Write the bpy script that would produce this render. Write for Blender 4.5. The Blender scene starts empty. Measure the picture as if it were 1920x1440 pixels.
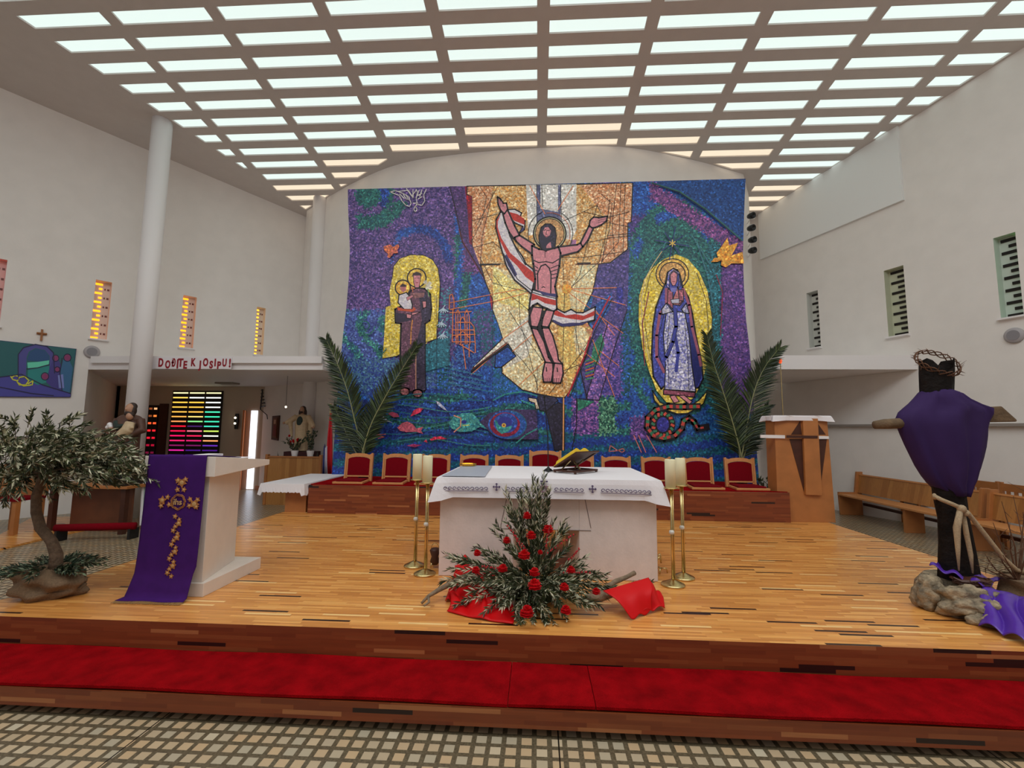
import bpy, bmesh, math, random
import numpy as np
from mathutils import Vector, Matrix, Euler, Quaternion
from mathutils.geometry import delaunay_2d_cdt
random.seed(7)
SC = bpy.context.scene
COL = SC.collection
# ------------------------------------------------------------------ camera
FPX, YAW, PITCH, ROLL, EYE = 853.0, .0572, .099, .009, 1.41   # z = 0 is the top of the wooden sanctuary platform
_F = np.array([-math.sin(YAW)*math.cos(PITCH), math.cos(YAW)*math.cos(PITCH), math.sin(PITCH)])
_r = np.array([math.cos(YAW), math.sin(YAW), 0.0]); _u = np.cross(_r, _F)
_R = _r*math.cos(ROLL)+_u*math.sin(ROLL); _U = -_r*math.sin(ROLL)+_u*math.cos(ROLL)
cd = bpy.data.cameras.new('camera'); cam = bpy.data.objects.new('camera', cd); COL.objects.link(cam)
cd.sensor_width = 36; cd.lens = FPX/1920*36; cd.clip_end = 200; cd.clip_start = .05
cam.matrix_world = Matrix(((_R[0], _U[0], -_F[0], 0), (_R[1], _U[1], -_F[1], 0), (_R[2], _U[2], -_F[2], EYE), (0, 0, 0, 1)))
SC.camera = cam
# ------------------------------------------------------------------ world, exposure
W = bpy.data.worlds.new('world'); SC.world = W; W.use_nodes = True
W.node_tree.nodes['Background'].inputs[0].default_value = (1.0, .93, .92, 1)
W.node_tree.nodes['Background'].inputs[1].default_value = .36       # daylight of the nave behind the photographer
SC.view_settings.view_transform = 'Standard'; SC.view_settings.look = 'None'
SC.view_settings.exposure = 0; SC.view_settings.gamma = 1; SC.view_settings.use_curve_mapping = False
# added fill lamp under the ceiling, out of view, to brighten walls and platform
al = bpy.data.lights.new('overhead_fill', 'AREA'); al.shape = 'RECTANGLE'; al.size = 14; al.size_y = 4; al.energy = 500; al.color = (.95, .97, 1.0)
ao = bpy.data.objects.new('overhead_fill', al); COL.objects.link(ao); ao.location = (0, .8, 7.9); ao.rotation_euler = (math.radians(10), 0, 0)
SKY_COOL, SKY_WARM = 1.12, .95     # strength of the translucent roof panes

def ray(x, y): return _F+(x-960)/FPX*_R-(y-720)/FPX*_U
def atz(x, y, z): d = ray(x, y); return d*((z-EYE)/d[2])+np.array([0, 0, EYE])
def aty(x, y, Y): d = ray(x, y); return d*(Y/d[1])+np.array([0, 0, EYE])
ZC, SL = 6.6, .0925
def ceil_z(y): return EYE+ZC-SL*(y-.9528*ZC)
def atceil(x, y):
    d = ray(x, y); return d*(ZC*(1+SL*.9528)/(d[2]+SL*d[1]))+np.array([0, 0, EYE])
def atline(x, y, p, q):      # where the sight line meets the vertical plane through plan points p, q
    d = ray(x, y); ex, ey = q[0]-p[0], q[1]-p[1]
    t = (p[0]*ey-p[1]*ex)/(d[0]*ey-d[1]*ex); return d*t+np.array([0, 0, EYE])

# ------------------------------------------------------------------ materials
def lin(c):
    c = [x/255 for x in c]
    return tuple((x/12.92 if x <= .04045 else ((x+.055)/1.055)**2.4) for x in c)
MATS = {}
def mat(name, rgb, rough=.6, metal=0, noise=0, nscale=20, bump=0, bscale=60, sheen=0, emit=None, es=0, coat=0, alpha=1, trans=0, spec=.5):
    if name in MATS: return MATS[name]
    m = bpy.data.materials.new(name); m.use_nodes = True; MATS[name] = m
    nt = m.node_tree; b = nt.nodes['Principled BSDF']
    c = lin(rgb)+(1,)
    b.inputs['Base Color'].default_value = c; b.inputs['Roughness'].default_value = rough
    b.inputs['Metallic'].default_value = metal; b.inputs['Coat Weight'].default_value = coat
    b.inputs['Sheen Weight'].default_value = sheen; b.inputs['Specular IOR Level'].default_value = spec
    b.inputs['Alpha'].default_value = alpha; b.inputs['Transmission Weight'].default_value = trans
    if emit: b.inputs['Emission Color'].default_value = lin(emit)+(1,); b.inputs['Emission Strength'].default_value = es
    tc = nt.nodes.new('ShaderNodeTexCoord')
    if noise:
        n = nt.nodes.new('ShaderNodeTexNoise'); n.inputs['Scale'].default_value = nscale; n.inputs['Detail'].default_value = 4
        nt.links.new(tc.outputs['Object'], n.inputs['Vector'])
        r = nt.nodes.new('ShaderNodeMapRange'); r.inputs[1].default_value = .3; r.inputs[2].default_value = .7
        r.inputs[3].default_value = 1-noise; r.inputs[4].default_value = 1+noise
        nt.links.new(n.outputs[0], r.inputs[0])
        v = nt.nodes.new('ShaderNodeVectorMath'); v.operation = 'SCALE'; v.inputs[0].default_value = c[:3]
        nt.links.new(r.outputs[0], v.inputs['Scale']); nt.links.new(v.outputs[0], b.inputs['Base Color'])
    if bump:
        n = nt.nodes.new('ShaderNodeTexNoise'); n.inputs['Scale'].default_value = bscale; n.inputs['Detail'].default_value = 3
        nt.links.new(tc.outputs['Object'], n.inputs['Vector'])
        bm = nt.nodes.new('ShaderNodeBump'); bm.inputs['Strength'].default_value = bump; bm.inputs['Distance'].default_value = .02
        nt.links.new(n.outputs[0], bm.inputs['Height']); nt.links.new(bm.outputs[0], b.inputs['Normal'])
    return m
def M_(nt, op, a, b=None, c=None):
    n = nt.nodes.new('ShaderNodeMath'); n.operation = op
    for i, x in enumerate((a, b, c)):
        if x is None: continue
        if isinstance(x, (int, float)): n.inputs[i].default_value = x
        else: nt.links.new(x, n.inputs[i])
    return n.outputs[0]
def strip_wood(name, stops, w=.024, L=.36, along=0, rough=.3, coat=.2):
    """solid strip parquet: narrow staves of random tone, laid along one axis"""
    m = bpy.data.materials.new(name); m.use_nodes = True; MATS[name] = m
    nt = m.node_tree; b = nt.nodes['Principled BSDF']; b.inputs['Roughness'].default_value = rough; b.inputs['Coat Weight'].default_value = coat
    b.inputs['Coat Roughness'].default_value = .25
    g = nt.nodes.new('ShaderNodeNewGeometry'); s = nt.nodes.new('ShaderNodeSeparateXYZ'); nt.links.new(g.outputs['Position'], s.inputs[0])
    ax = [s.outputs[0], s.outputs[1], s.outputs[2]]
    a = ax[along]
    if along == 2: rest = M_(nt, 'ADD', ax[0], ax[1])
    else: rest = M_(nt, 'ADD', ax[1-along], ax[2])
    row = M_(nt, 'FLOOR', M_(nt, 'DIVIDE', M_(nt, 'ADD', rest, .0013), w))
    wn = nt.nodes.new('ShaderNodeTexWhiteNoise'); wn.noise_dimensions = '1D'; nt.links.new(row, wn.inputs['W'])
    pos = M_(nt, 'ADD', M_(nt, 'DIVIDE', a, L), M_(nt, 'MULTIPLY', wn.outputs[0], 7.0))
    cell = M_(nt, 'FLOOR', pos)
    cb = nt.nodes.new('ShaderNodeCombineXYZ'); nt.links.new(row, cb.inputs[0]); nt.links.new(cell, cb.inputs[1])
    w2 = nt.nodes.new('ShaderNodeTexWhiteNoise'); w2.noise_dimensions = '2D'; nt.links.new(cb.outputs[0], w2.inputs['Vector'])
    cr = nt.nodes.new('ShaderNodeValToRGB'); cr.color_ramp.interpolation = 'CONSTANT'
    e = cr.color_ramp.elements
    while len(e) < len(stops): e.new(.5)
    for i, (p, c) in enumerate(stops): e[i].position = p; e[i].color = lin(c)+(1,)
    nt.links.new(w2.outputs[0], cr.inputs[0])
    n = nt.nodes.new('ShaderNodeTexNoise'); n.inputs['Scale'].default_value = 1; n.inputs['Detail'].default_value = 4
    mp = nt.nodes.new('ShaderNodeMapping'); sc = [60, 60, 60]; sc[along] = 4; mp.inputs['Scale'].default_value = sc
    nt.links.new(g.outputs['Position'], mp.inputs[0]); nt.links.new(mp.outputs[0], n.inputs['Vector'])
    v = nt.nodes.new('ShaderNodeVectorMath'); v.operation = 'SCALE'; nt.links.new(cr.outputs[0], v.inputs[0])
    nt.links.new(M_(nt, 'ADD', M_(nt, 'MULTIPLY', n.outputs[0], .5), .75), v.inputs['Scale'])
    nt.links.new(v.outputs[0], b.inputs['Base Color'])
    return m
OAK = [(0, (44, 20, 10)), (.028, (214, 142, 70)), (.25, (224, 152, 78)), (.45, (232, 162, 84)), (.62, (206, 134, 64)), (.78, (238, 172, 94)), (.9, (220, 150, 74)), (.965, (250, 206, 136))]
M_FLOORWOOD = strip_wood('oak_strip_parquet', OAK, w=.026, L=.36)
RED_OAK = [(0, (34, 14, 10)), (.03, (124, 58, 28)), (.25, (132, 64, 32)), (.45, (116, 52, 26)), (.62, (126, 60, 30)), (.8, (138, 72, 38)), (.95, (168, 104, 62))]
M_RISER = strip_wood('dim_red_oak_strip', RED_OAK, w=.026, L=.36, rough=.4, coat=.1)  # red oak made darker, with the dim front light put into its tone
M_PEW = strip_wood('pew_oak', [(0, (172, 116, 60)), (.25, (180, 124, 66)), (.5, (166, 110, 56)), (.75, (186, 130, 70))], w=.09, L=9, along=2, rough=.4)
def tiles():
    m = bpy.data.materials.new('terrazzo_square_mosaic'); m.use_nodes = True
    nt = m.node_tree; b = nt.nodes['Principled BSDF']; b.inputs['Roughness'].default_value = .3
    g = nt.nodes.new('ShaderNodeNewGeometry'); s = nt.nodes.new('ShaderNodeSeparateXYZ'); nt.links.new(g.outputs['Position'], s.inputs[0])
    P, Q = .086, .058/.086
    def inside(o): return M_(nt, 'LESS_THAN', M_(nt, 'FRACT', M_(nt, 'DIVIDE', o, P)), Q)
    k = M_(nt, 'MULTIPLY', inside(s.outputs[0]), inside(s.outputs[1]))
    cb = nt.nodes.new('ShaderNodeCombineXYZ')
    nt.links.new(M_(nt, 'FLOOR', M_(nt, 'DIVIDE', s.outputs[0], P)), cb.inputs[0]); nt.links.new(M_(nt, 'FLOOR', M_(nt, 'DIVIDE', s.outputs[1], P)), cb.inputs[1])
    wn = nt.nodes.new('ShaderNodeTexWhiteNoise'); wn.noise_dimensions = '2D'; nt.links.new(cb.outputs[0], wn.inputs['Vector'])
    cr = nt.nodes.new('ShaderNodeValToRGB'); e = cr.color_ramp.elements
    e[0].color = lin((178, 166, 142))+(1,); e[1].color = lin((200, 188, 162))+(1,); x = e.new(.85); x.color = lin((196, 166, 128))+(1,)
    nt.links.new(wn.outputs[0], cr.inputs[0])
    n = nt.nodes.new('ShaderNodeTexNoise'); n.inputs['Scale'].default_value = 90; nt.links.new(g.outputs['Position'], n.inputs['Vector'])
    c2 = nt.nodes.new('ShaderNodeValToRGB'); e = c2.color_ramp.elements; e[0].position = .35; e[1].position = .65
    e[0].color = lin((84, 74, 56))+(1,); e[1].color = lin((110, 98, 76))+(1,); nt.links.new(n.outputs[0], c2.inputs[0])
    mx = nt.nodes.new('ShaderNodeMix'); mx.data_type = 'RGBA'; nt.links.new(k, mx.inputs[0]); nt.links.new(c2.outputs[0], mx.inputs[6]); nt.links.new(cr.outputs[0], mx.inputs[7])
    # slab joints every 2.4 m
    j = M_(nt, 'LESS_THAN', M_(nt, 'FRACT', M_(nt, 'DIVIDE', M_(nt, 'ADD', s.outputs[0], 2.28), 2.4)), .0035)
    m2 = nt.nodes.new('ShaderNodeMix'); m2.data_type = 'RGBA'; nt.links.new(j, m2.inputs[0]); nt.links.new(mx.outputs[2], m2.inputs[6]); m2.inputs[7].default_value = lin((30, 26, 20))+(1,)
    nt.links.new(m2.outputs[2], b.inputs['Base Color'])
    return m
M_TILE = tiles()
M_WALL = mat('white_plaster', (238, 232, 226), .85, noise=.025, nscale=3, bump=.05, bscale=30)
M_CEIL = mat('grey_white_concrete', (212, 204, 200), .85, noise=.02, nscale=5)
M_TRIM = mat('white_paint', (238, 233, 232), .6)
M_STONE = mat('pale_stone', (220, 204, 196), .7, noise=.05, nscale=9, bump=.08, bscale=50)
M_STONE2 = mat('cream_stone', (226, 214, 202), .55, noise=.03, nscale=8)
M_CARPET = mat('red_carpet', (150, 6, 14), .95, spec=.05, noise=.28, nscale=7, bump=.7, bscale=160)
M_VELVET = mat('wine_upholstery', (120, 8, 22), 1, spec=.1, noise=.08, nscale=40)
M_CHAIR = mat('light_beech', (206, 140, 84), .45, noise=.1, nscale=12)
M_BRASS = mat('brushed_brass', (206, 184, 130), .25, metal=1, noise=.08, nscale=60)
M_GOLD = mat('polished_gold', (232, 178, 60), .2, metal=1)
M_WAX = mat('ivory_wax', (240, 230, 190), .5)
M_CLOTH = mat('white_linen', (236, 230, 232), .8, bump=.1, bscale=90)
M_PURPLE = mat('purple_cloth', (62, 20, 96), .85, spec=.2, noise=.1, nscale=14)
M_SATINP = mat('purple_satin', (84, 44, 158), .32, noise=.1, nscale=10)
M_SATINR = mat('red_satin', (206, 2, 10), .5, spec=.25)
M_BLACK = mat('black_metal', (22, 22, 24), .4)
M_BARK = mat('grey_bark', (104, 84, 66), .9, noise=.3, nscale=30, bump=.6, bscale=50)
M_DRIFT = mat('driftwood', (132, 112, 90), .9, noise=.25, nscale=25, bump=.5, bscale=50)
M_BURLAP = mat('burlap', (128, 102, 76), .95, noise=.2, nscale=70, bump=.6, bscale=200)
M_LEAF = mat('olive_leaf_green', (74, 82, 48), .5, noise=.2, nscale=8)
M_LEAFD = mat('olive_leaf_dark', (44, 54, 34), .5)
M_LEAFS = mat('olive_leaf_silver', (206, 202, 172), .55)
M_IVY = mat('ivy_green', (38, 58, 40), .45, noise=.25, nscale=15)
M_PALM = mat('palm_green', (46, 62, 40), .45, noise=.25, nscale=6)
M_PALML = mat('palm_light', (84, 102, 62), .45)
M_RACHIS = mat('palm_midrib', (150, 150, 104), .5)
M_PETAL = mat('carnation_red', (196, 6, 18), .7, spec=.2, noise=.2, nscale=60)
M_CHAR = mat('charred_wood', (24, 17, 14), .75, spec=.2, noise=.5, nscale=14, bump=.6, bscale=30)
M_CROSSW = mat('weathered_beam', (104, 82, 58), .85, noise=.3, nscale=16, bump=.4, bscale=40)
M_ROPE = mat('hemp_rope', (176, 152, 120), .9, noise=.15, nscale=80, bump=.4, bscale=150)
M_ROCK = mat('mottled_rock', (138, 122, 98), .7, noise=.75, nscale=14, bump=1.0, bscale=26)
M_THORN = mat('thorn_twig', (96, 62, 40), .8)
M_CABWOOD = mat('reddish_oak_board', (178, 114, 62), .45, noise=.12, nscale=5)
M_WALNUT = mat('dark_walnut', (70, 34, 20), .5, noise=.15, nscale=12)
M_DARK = mat('dark_recess', (30, 22, 18), .8)

# ------------------------------------------------------------------ mesh helpers
class MB:
    def __init__(s): s.v = []; s.f = []; s.m = []
    def add(s, vs, fs, mi=0):
        o = len(s.v); s.v += [tuple(map(float, p)) for p in vs]
        for f in fs: s.f.append([i+o for i in f]); s.m.append(mi)
        return s
    def box(s, x0, x1, y0, y1, z0, z1, mi=0, T=None):
        vs = [(x, y, z) for z in (z0, z1) for y in (y0, y1) for x in (x0, x1)]
        if T is not None: vs = [T @ Vector(p) for p in vs]
        return s.add(vs, [(0, 2, 3, 1), (4, 5, 7, 6), (0, 1, 5, 4), (2, 6, 7, 3), (0, 4, 6, 2), (1, 3, 7, 5)], mi)
    def prism(s, poly, a, b, axis='y', mi=0, T=None):
        n = len(poly)
        def mk(p, h): return {'y': (p[0], h, p[1]), 'z': (p[0], p[1], h), 'x': (h, p[0], p[1])}[axis]
        vs = [mk(p, a) for p in poly]+[mk(p, b) for p in poly]
        if T is not None: vs = [T @ Vector(p) for p in vs]
        return s.add(vs, [list(range(n))[::-1], list(range(n, 2*n))]+[(i, (i+1) % n, n+(i+1) % n, n+i) for i in range(n)], mi)
    def tube(s, pts, r, n=8, mi=0, caps=True):
        pts = [Vector(p) for p in pts]; k = len(pts)
        rs = r if isinstance(r, (list, tuple)) else [r]*k
        up = None; rings = []
        for i, p in enumerate(pts):
            t = (pts[min(i+1, k-1)]-pts[max(i-1, 0)]).normalized()
            if up is None: up = Vector((0, 0, 1)) if abs(t.z) < .9 else Vector((1, 0, 0))
            a = t.cross(up)
            if a.length < 1e-4: a = t.cross(Vector((0, 1, 0)))
            a.normalize(); b = a.cross(t).normalized(); up = b
            rings.append([p+(a*math.cos(2*math.pi*j/n)+b*math.sin(2*math.pi*j/n))*rs[i] for j in range(n)])
        fs = [(i*n+j, i*n+(j+1) % n, (i+1)*n+(j+1) % n, (i+1)*n+j) for i in range(k-1) for j in range(n)]
        if caps: fs += [list(range(n))[::-1], [(k-1)*n+j for j in range(n)]]
        return s.add([q for R in rings for q in R], fs, mi)
    def lathe(s, prof, c=(0, 0, 0), n=24, mi=0, sx=1, sy=1, T=None):
        vs = [(c[0]+sx*r*math.cos(2*math.pi*j/n), c[1]+sy*r*math.sin(2*math.pi*j/n), c[2]+z) for r, z in prof for j in range(n)]
        if T is not None: vs = [T @ Vector(p) for p in vs]
        k = len(prof)
        fs = [(i*n+j, i*n+(j+1) % n, (i+1)*n+(j+1) % n, (i+1)*n+j) for i in range(k-1) for j in range(n)]
        fs += [list(range(n))[::-1], [(k-1)*n+j for j in range(n)]]
        return s.add(vs, fs, mi)
    def ell(s, c, r, mi=0, n=12, T=None):
        if not isinstance(r, (tuple, list)): r = (r, r, r)
        k = max(6, n//2+2)
        vs = []
        for i in range(k):
            a = -math.pi/2+math.pi*(i+.02)/(k-1+.04)
            for j in range(n): vs.append((c[0]+r[0]*math.cos(a)*math.cos(2*math.pi*j/n), c[1]+r[1]*math.cos(a)*math.sin(2*math.pi*j/n), c[2]+r[2]*math.sin(a)))
        if T is not None: vs = [T @ Vector(p) for p in vs]
        fs = [(i*n+j, i*n+(j+1) % n, (i+1)*n+(j+1) % n, (i+1)*n+j) for i in range(k-1) for j in range(n)]
        fs += [list(range(n))[::-1], [(k-1)*n+j for j in range(n)]]
        return s.add(vs, fs, mi)
    def grid(s, fn, nu, nv, mi=0):
        vs = [fn(i/nu, j/nv) for j in range(nv+1) for i in range(nu+1)]
        return s.add(vs, [(j*(nu+1)+i, j*(nu+1)+i+1, (j+1)*(nu+1)+i+1, (j+1)*(nu+1)+i) for j in range(nv) for i in range(nu)], mi)

def obj(name, mb, mats, parent=None, smooth=False, bevel=0, solid=0, remesh=0, sub=0, recenter=True):
    me = bpy.data.meshes.new(name)
    vs = mb.v; off = Vector((0, 0, 0))
    if parent is None and recenter and vs:
        a = np.array(vs); off = Vector(((a[:, 0].min()+a[:, 0].max())/2, (a[:, 1].min()+a[:, 1].max())/2, a[:, 2].min()))
        vs = [tuple(x) for x in (a-np.array(off))]
    me.from_pydata(vs, [], mb.f); me.update()
    if not isinstance(mats, (list, tuple)): mats = [mats]
    for m in mats: me.materials.append(m)
    if len(mats) > 1: me.polygons.foreach_set('material_index', mb.m)
    bm = bmesh.new(); bm.from_mesh(me)
    if smooth or remesh: bmesh.ops.remove_doubles(bm, verts=bm.verts, dist=1e-5)
    if not solid: bmesh.ops.recalc_face_normals(bm, faces=bm.faces)
    bm.to_mesh(me); bm.free()
    if smooth: me.polygons.foreach_set('use_smooth', [True]*len(me.polygons))
    o = bpy.data.objects.new(name, me); COL.objects.link(o)
    if parent is not None:
        o.parent = parent
        L = Vector((0, 0, 0)); q = parent
        while q is not None: L += q.location; q = q.parent
        o.location = -L
    else: o.location = off
    if remesh:
        d = o.modifiers.new('r', 'REMESH'); d.mode = 'VOXEL'; d.voxel_size = remesh; d.use_smooth_shade = True
        d = o.modifiers.new('s', 'SMOOTH'); d.iterations = 3
    if sub: d = o.modifiers.new('s', 'SUBSURF'); d.levels = sub; d.render_levels = sub
    if solid: d = o.modifiers.new('t', 'SOLIDIFY'); d.thickness = solid; d.offset = 0
    if bevel: d = o.modifiers.new('b', 'BEVEL'); d.width = bevel; d.segments = 2; d.limit_method = 'ANGLE'; d.angle_limit = .7
    return o
def tag(o, label, cat, group=None):
    o['label'] = label; o['category'] = cat
    if group: o['group'] = group
    return o
def struct(o): o['kind'] = 'structure'; return o
def thing(name, label, cat, loc=(0, 0, 0), group=None):
    o = bpy.data.objects.new(name, None); COL.objects.link(o); o.location = loc; o.empty_display_size = .1
    return tag(o, label, cat, group)
def copy_tree(o, parent=None):
    c = o.copy(); COL.objects.link(c); c.parent = parent
    for ch in list(o.children): copy_tree(ch, c)
    return c
def rot(axis, a): return Matrix.Rotation(a, 4, axis)
def tr(x, y, z): return Matrix.Translation((x, y, z))

# ================================================================== SETTING
FL = -.36
WR = ((6.46, 11.8), (8.16, 7.55))            # right wall, plan line
WL = ((-10.4, 7.6), (-7.22, 11.6))           # left wall, plan line
def on(W_, y): (a, b), (c, d) = W_; t = (y-b)/(d-b); return (a+(c-a)*t, y)
struct(obj('floor', MB().box(-22, 16, -8, 15, FL-.1, FL), M_TILE))

def wall(name, p, q, z0, ztop, holes, mats=M_WALL, th=.12):
    """vertical wall between plan points with rectangular openings (u0,u1,z0,z1 in metres along it); ztop(u) = its top"""
    p = Vector((p[0], p[1], 0)); q = Vector((q[0], q[1], 0)); L = (q-p).length; d = (q-p)/L
    us = sorted({0, L, *[h[0] for h in holes], *[h[1] for h in holes]}); zs = sorted({z0, *[h[2] for h in holes], *[h[3] for h in holes]})
    mb = MB()
    def P(u, z): v = p+d*u; return (v.x, v.y, z)
    for i in range(len(us)-1):
        u0, u1 = us[i], us[i+1]
        for j in range(len(zs)):
            a = zs[j]; b = zs[j+1] if j+1 < len(zs) else None
            if b is None: mb.add([P(u0, a), P(u1, a), P(u1, ztop(u1)), P(u0, ztop(u0))], [(0, 1, 2, 3)]); continue
            um, zm = (u0+u1)/2, (a+b)/2
            if any(h[0] < um < h[1] and h[2] < zm < h[3] for h in holes): continue
            mb.add([P(u0, a), P(u1, a), P(u1, b), P(u0, b)], [(0, 1, 2, 3)])
    return struct(obj(name, mb, mats)), P, L

# ---- slot windows
def slot_window(name, P, u0, u1, z0, z1, inward, side, glow, dark, rows=13):
    """deep plastered recess holding a staggered grille of small panes; inward = unit normal pointing out of the room"""
    D = .16
    n = Vector((inward[0], inward[1], 0))
    def Q(u, z, d): v = Vector(P(u, z))+n*d; return v
    mb = MB()
    for (a, b) in (((u0, z0), (u1, z0)), ((u1, z0), (u1, z1)), ((u1, z1), (u0, z1)), ((u0, z1), (u0, z0))):
        mb.add([Q(*a, 0), Q(*b, 0), Q(*b, D), Q(*a, D)], [(0, 1, 2, 3)])
    mb.add([Q(u0, z0, D), Q(u1, z0, D), Q(u1, z1, D), Q(u0, z1, D)], [(0, 1, 2, 3)])
    o = struct(obj(name, mb, side[0], recenter=False))
    w = (u1-u0); h = (z1-z0)/rows
    g = MB(); k = MB()
    for i in range(rows):
        zz = z0+h*(i+.25); long_ = (i % 2 == 0)
        if side[1] == 'glow':     # lit slots at the near side, small dark ones beyond
            a, b = (u0+w*.06, u0+w*.50) if long_ else (u0+w*.29, u0+w*.50)
            for uu0, uu1 in ((a, b),) + (((u0+w*.62, u0+w*.70), (u0+w*.80, u0+w*.93)) if not long_ else ()):
                tgt = g if uu0 == a else k
                vs = [Q(uu0, zz, D-.008), Q(uu1, zz, D-.008), Q(uu1, zz+h*.4, D-.008), Q(uu0, zz+h*.4, D-.008), Q(uu0, zz, D), Q(uu1, zz, D), Q(uu1, zz+h*.4, D), Q(uu0, zz+h*.4, D)]
                tgt.add(vs, [(0, 1, 2, 3), (0, 1, 5, 4), (1, 2, 6, 5), (2, 3, 7, 6), (3, 0, 4, 7)])
        else:
            a, b = (u0+w*.10, u0+w*.86) if long_ else (u0+w*.44, u0+w*.86)
            for uu0, uu1, tgt in ((a, b, k), (b+.01, u0+w*.97, g)):
                vs = [Q(uu0, zz, D-.02), Q(uu1, zz, D-.02), Q(uu1, zz+h*.45, D-.02), Q(uu0, zz+h*.45, D-.02), Q(uu0, zz, D), Q(uu1, zz, D), Q(uu1, zz+h*.45, D), Q(uu0, zz+h*.45, D)]
                tgt.add(vs, [(0, 1, 2, 3), (0, 1, 5, 4), (1, 2, 6, 5), (2, 3, 7, 6), (3, 0, 4, 7)])
    gp = obj('pane', g, glow, o); gp['label'] = 'lit coloured panes'
    kp = obj('dark_pane', k, dark, o)
    # sill
    s = MB(); s.prism([(0, 0), (.07, 0), (.07, -.03), (0, -.05)], u0-.03, u1+.03, 'x')
    sv = [Vector(P(v[0], z0+v[2]))-n*v[1] for v in s.v]; s.v = [tuple(v) for v in sv]
    obj('window_sill', s, M_TRIM, o)
    return o

def unit(p, q): v = Vector((q[0]-p[0], q[1]-p[1])); v.normalize(); return v
# left wall (full height up to the canopy, upper part only beyond it)
YL = 8.9
pA = on(WL, -7.0); pB = on(WL, YL); pC = on(WL, 12.6)
dL = unit(pA, pB); nL = (-dL.y, dL.x)
Ltot = math.dist(pA, pC); Lb = math.dist(pA, pB)
def uL(px, py): q = atline(px, py, pA, pC); return math.dist(pA, q[:2]), q[2]
wins_left = []
for (xa, ya, xb, yb) in ((172, 524, 204, 638), (336, 553, 364, 654), (474, 575, 494, 667), (-34, 480, 6, 612)):
    # (left,top) and (right,bottom) corners as sighted
    u0, z1 = uL(xa+8, ya); u1, _ = uL(xb, ya); _, z0 = uL((xa+xb)/2-3, yb-2)
    wins_left.append((u0, u1+.06, z0, z1))
holes = sorted(wins_left)
def PLf(u): return (pA[0]+dL.x*u, pA[1]+dL.y*u)
wl, PL, _ = wall('wall_left', pA, pC, 2.62, lambda u: ceil_z(PLf(u)[1])+.02, holes)
lowB = MB(); lowB.add([(pA[0], pA[1], FL), (pB[0], pB[1], FL), (pB[0], pB[1], 2.62), (pA[0], pA[1], 2.62)], [(0, 1, 2, 3)])
lowB.add([(pB[0], pB[1], FL), (-12.4, 12.7, FL), (-12.4, 12.7, 2.62), (pB[0], pB[1], 2.62)], [(0, 1, 2, 3)])
struct(obj('wall_left_lower', lowB, M_WALL))
def emis(name, rgb, s, base=(20, 16, 14)): return mat(name, base, .4, emit=rgb, es=s)
GL = [(emis('amber_glass', (255, 176, 30), 2.6), 'w'), ]
W_OR = [mat('recess_orange', (232, 214, 202), .8), 'glow']; W_AM = [mat('recess_amber', (232, 218, 202), .8), 'glow']; W_RD = [mat('recess_rose', (230, 190, 184), .8), 'glow']
for i, (h, s_, g_) in enumerate(zip(wins_left, (W_OR, W_OR, W_AM, W_RD), (emis('orange_glass', (255, 146, 8), 2.8), emis('orange_glass', (255, 146, 8), 2.8), emis('yellow_glass', (255, 186, 50), 2.1), emis('red_glass', (255, 60, 40), 2.4)))):
    slot_window('window_%d' % (i+1), PL, h[0], h[1], h[2], h[3], nL, s_, g_, mat('dim_amber_glass', (110, 40, 20), .4))

# right wall
rA = on(WR, -7.0); rB = on(WR, 12.9); dR = unit(rA, rB); nR = (dR.y, -dR.x)
def uR(px, py): q = atline(px, py, rA, rB); return math.dist(rA, q[:2]), q[2]
def PRf(u): return (rA[0]+dR.x*u, rA[1]+dR.y*u)
wins_right = []
for (xa, ya, xb, yb) in ((1862, 447, 1912, 596), (1657, 508, 1702, 630), (1512, 550, 1541, 652), (1404, 573, 1419, 665)):
    u1, z1 = uR(xa, ya); u0, _ = uR(xb-8, ya-6); _, z0 = uR((xa+xb)/2, yb)
    wins_right.append((u0, u1, z0, z1))
wr, PR, _ = wall('wall_right', rA, rB, FL, lambda u: ceil_z(PRf(u)[1])+.02, sorted(wins_right))
for i, (h, tint) in enumerate(zip(wins_right, ((206, 216, 204), (204, 206, 180), (214, 214, 206), (214, 210, 200)))):
    g_ = emis('green_glass', (60, 240, 90), 1.6) if i == 0 else mat('pale_pane', (210, 214, 150), .4)
    # mirror the stagger so the lit edge lies towards the camera
    n = nR; hh = h
    def PRm(u, z, a=hh[0], b=hh[1]): return PR(a+b-u, z)
    slot_window('window_%d' % (i+5), PRm, h[0], h[1], h[2], h[3], n, [mat('recess_tint_%s' % ('green', 'olive', 'pale', 'cream')[i], tint, .8), 'dark'], g_, M_DARK)

# back wall: convex curve behind the mosaic
ARC = [(-6.9, 12.6), (-6.52, 11.93), (-4.94, 10.89), (-3.43, 10.12), (-1.97, 9.81), (-.07, 9.66), (1.78, 9.68), (3.58, 10.19), (4.95, 10.75), (5.45, 11.6), (5.9, 12.9)]
def smooth_arc(pts, n=6):
    out = []
    for i in range(len(pts)-1):
        p0, p1, p2, p3 = (Vector(pts[max(i-1, 0)]), Vector(pts[i]), Vector(pts[i+1]), Vector(pts[min(i+2, len(pts)-1)]))
        for k in range(n):
            t = k/n; out.append(.5*((2*p1)+(p2-p0)*t+(2*p0-5*p1+4*p2-p3)*t*t+(-p0+3*p1-3*p2+p3)*t**3))
    out.append(Vector(pts[-1])); return out
arc = [Vector(ARC[0])]+smooth_arc(ARC[1:-2])+[Vector(ARC[-2]), Vector(ARC[-1])]
mb = MB(); mb.add([(p.x, p.y, z) for p in arc for z in (FL, ceil_z(p.y)+.02)], [(2*i, 2*i+2, 2*i+3, 2*i+1) for i in range(len(arc)-1)])
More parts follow.
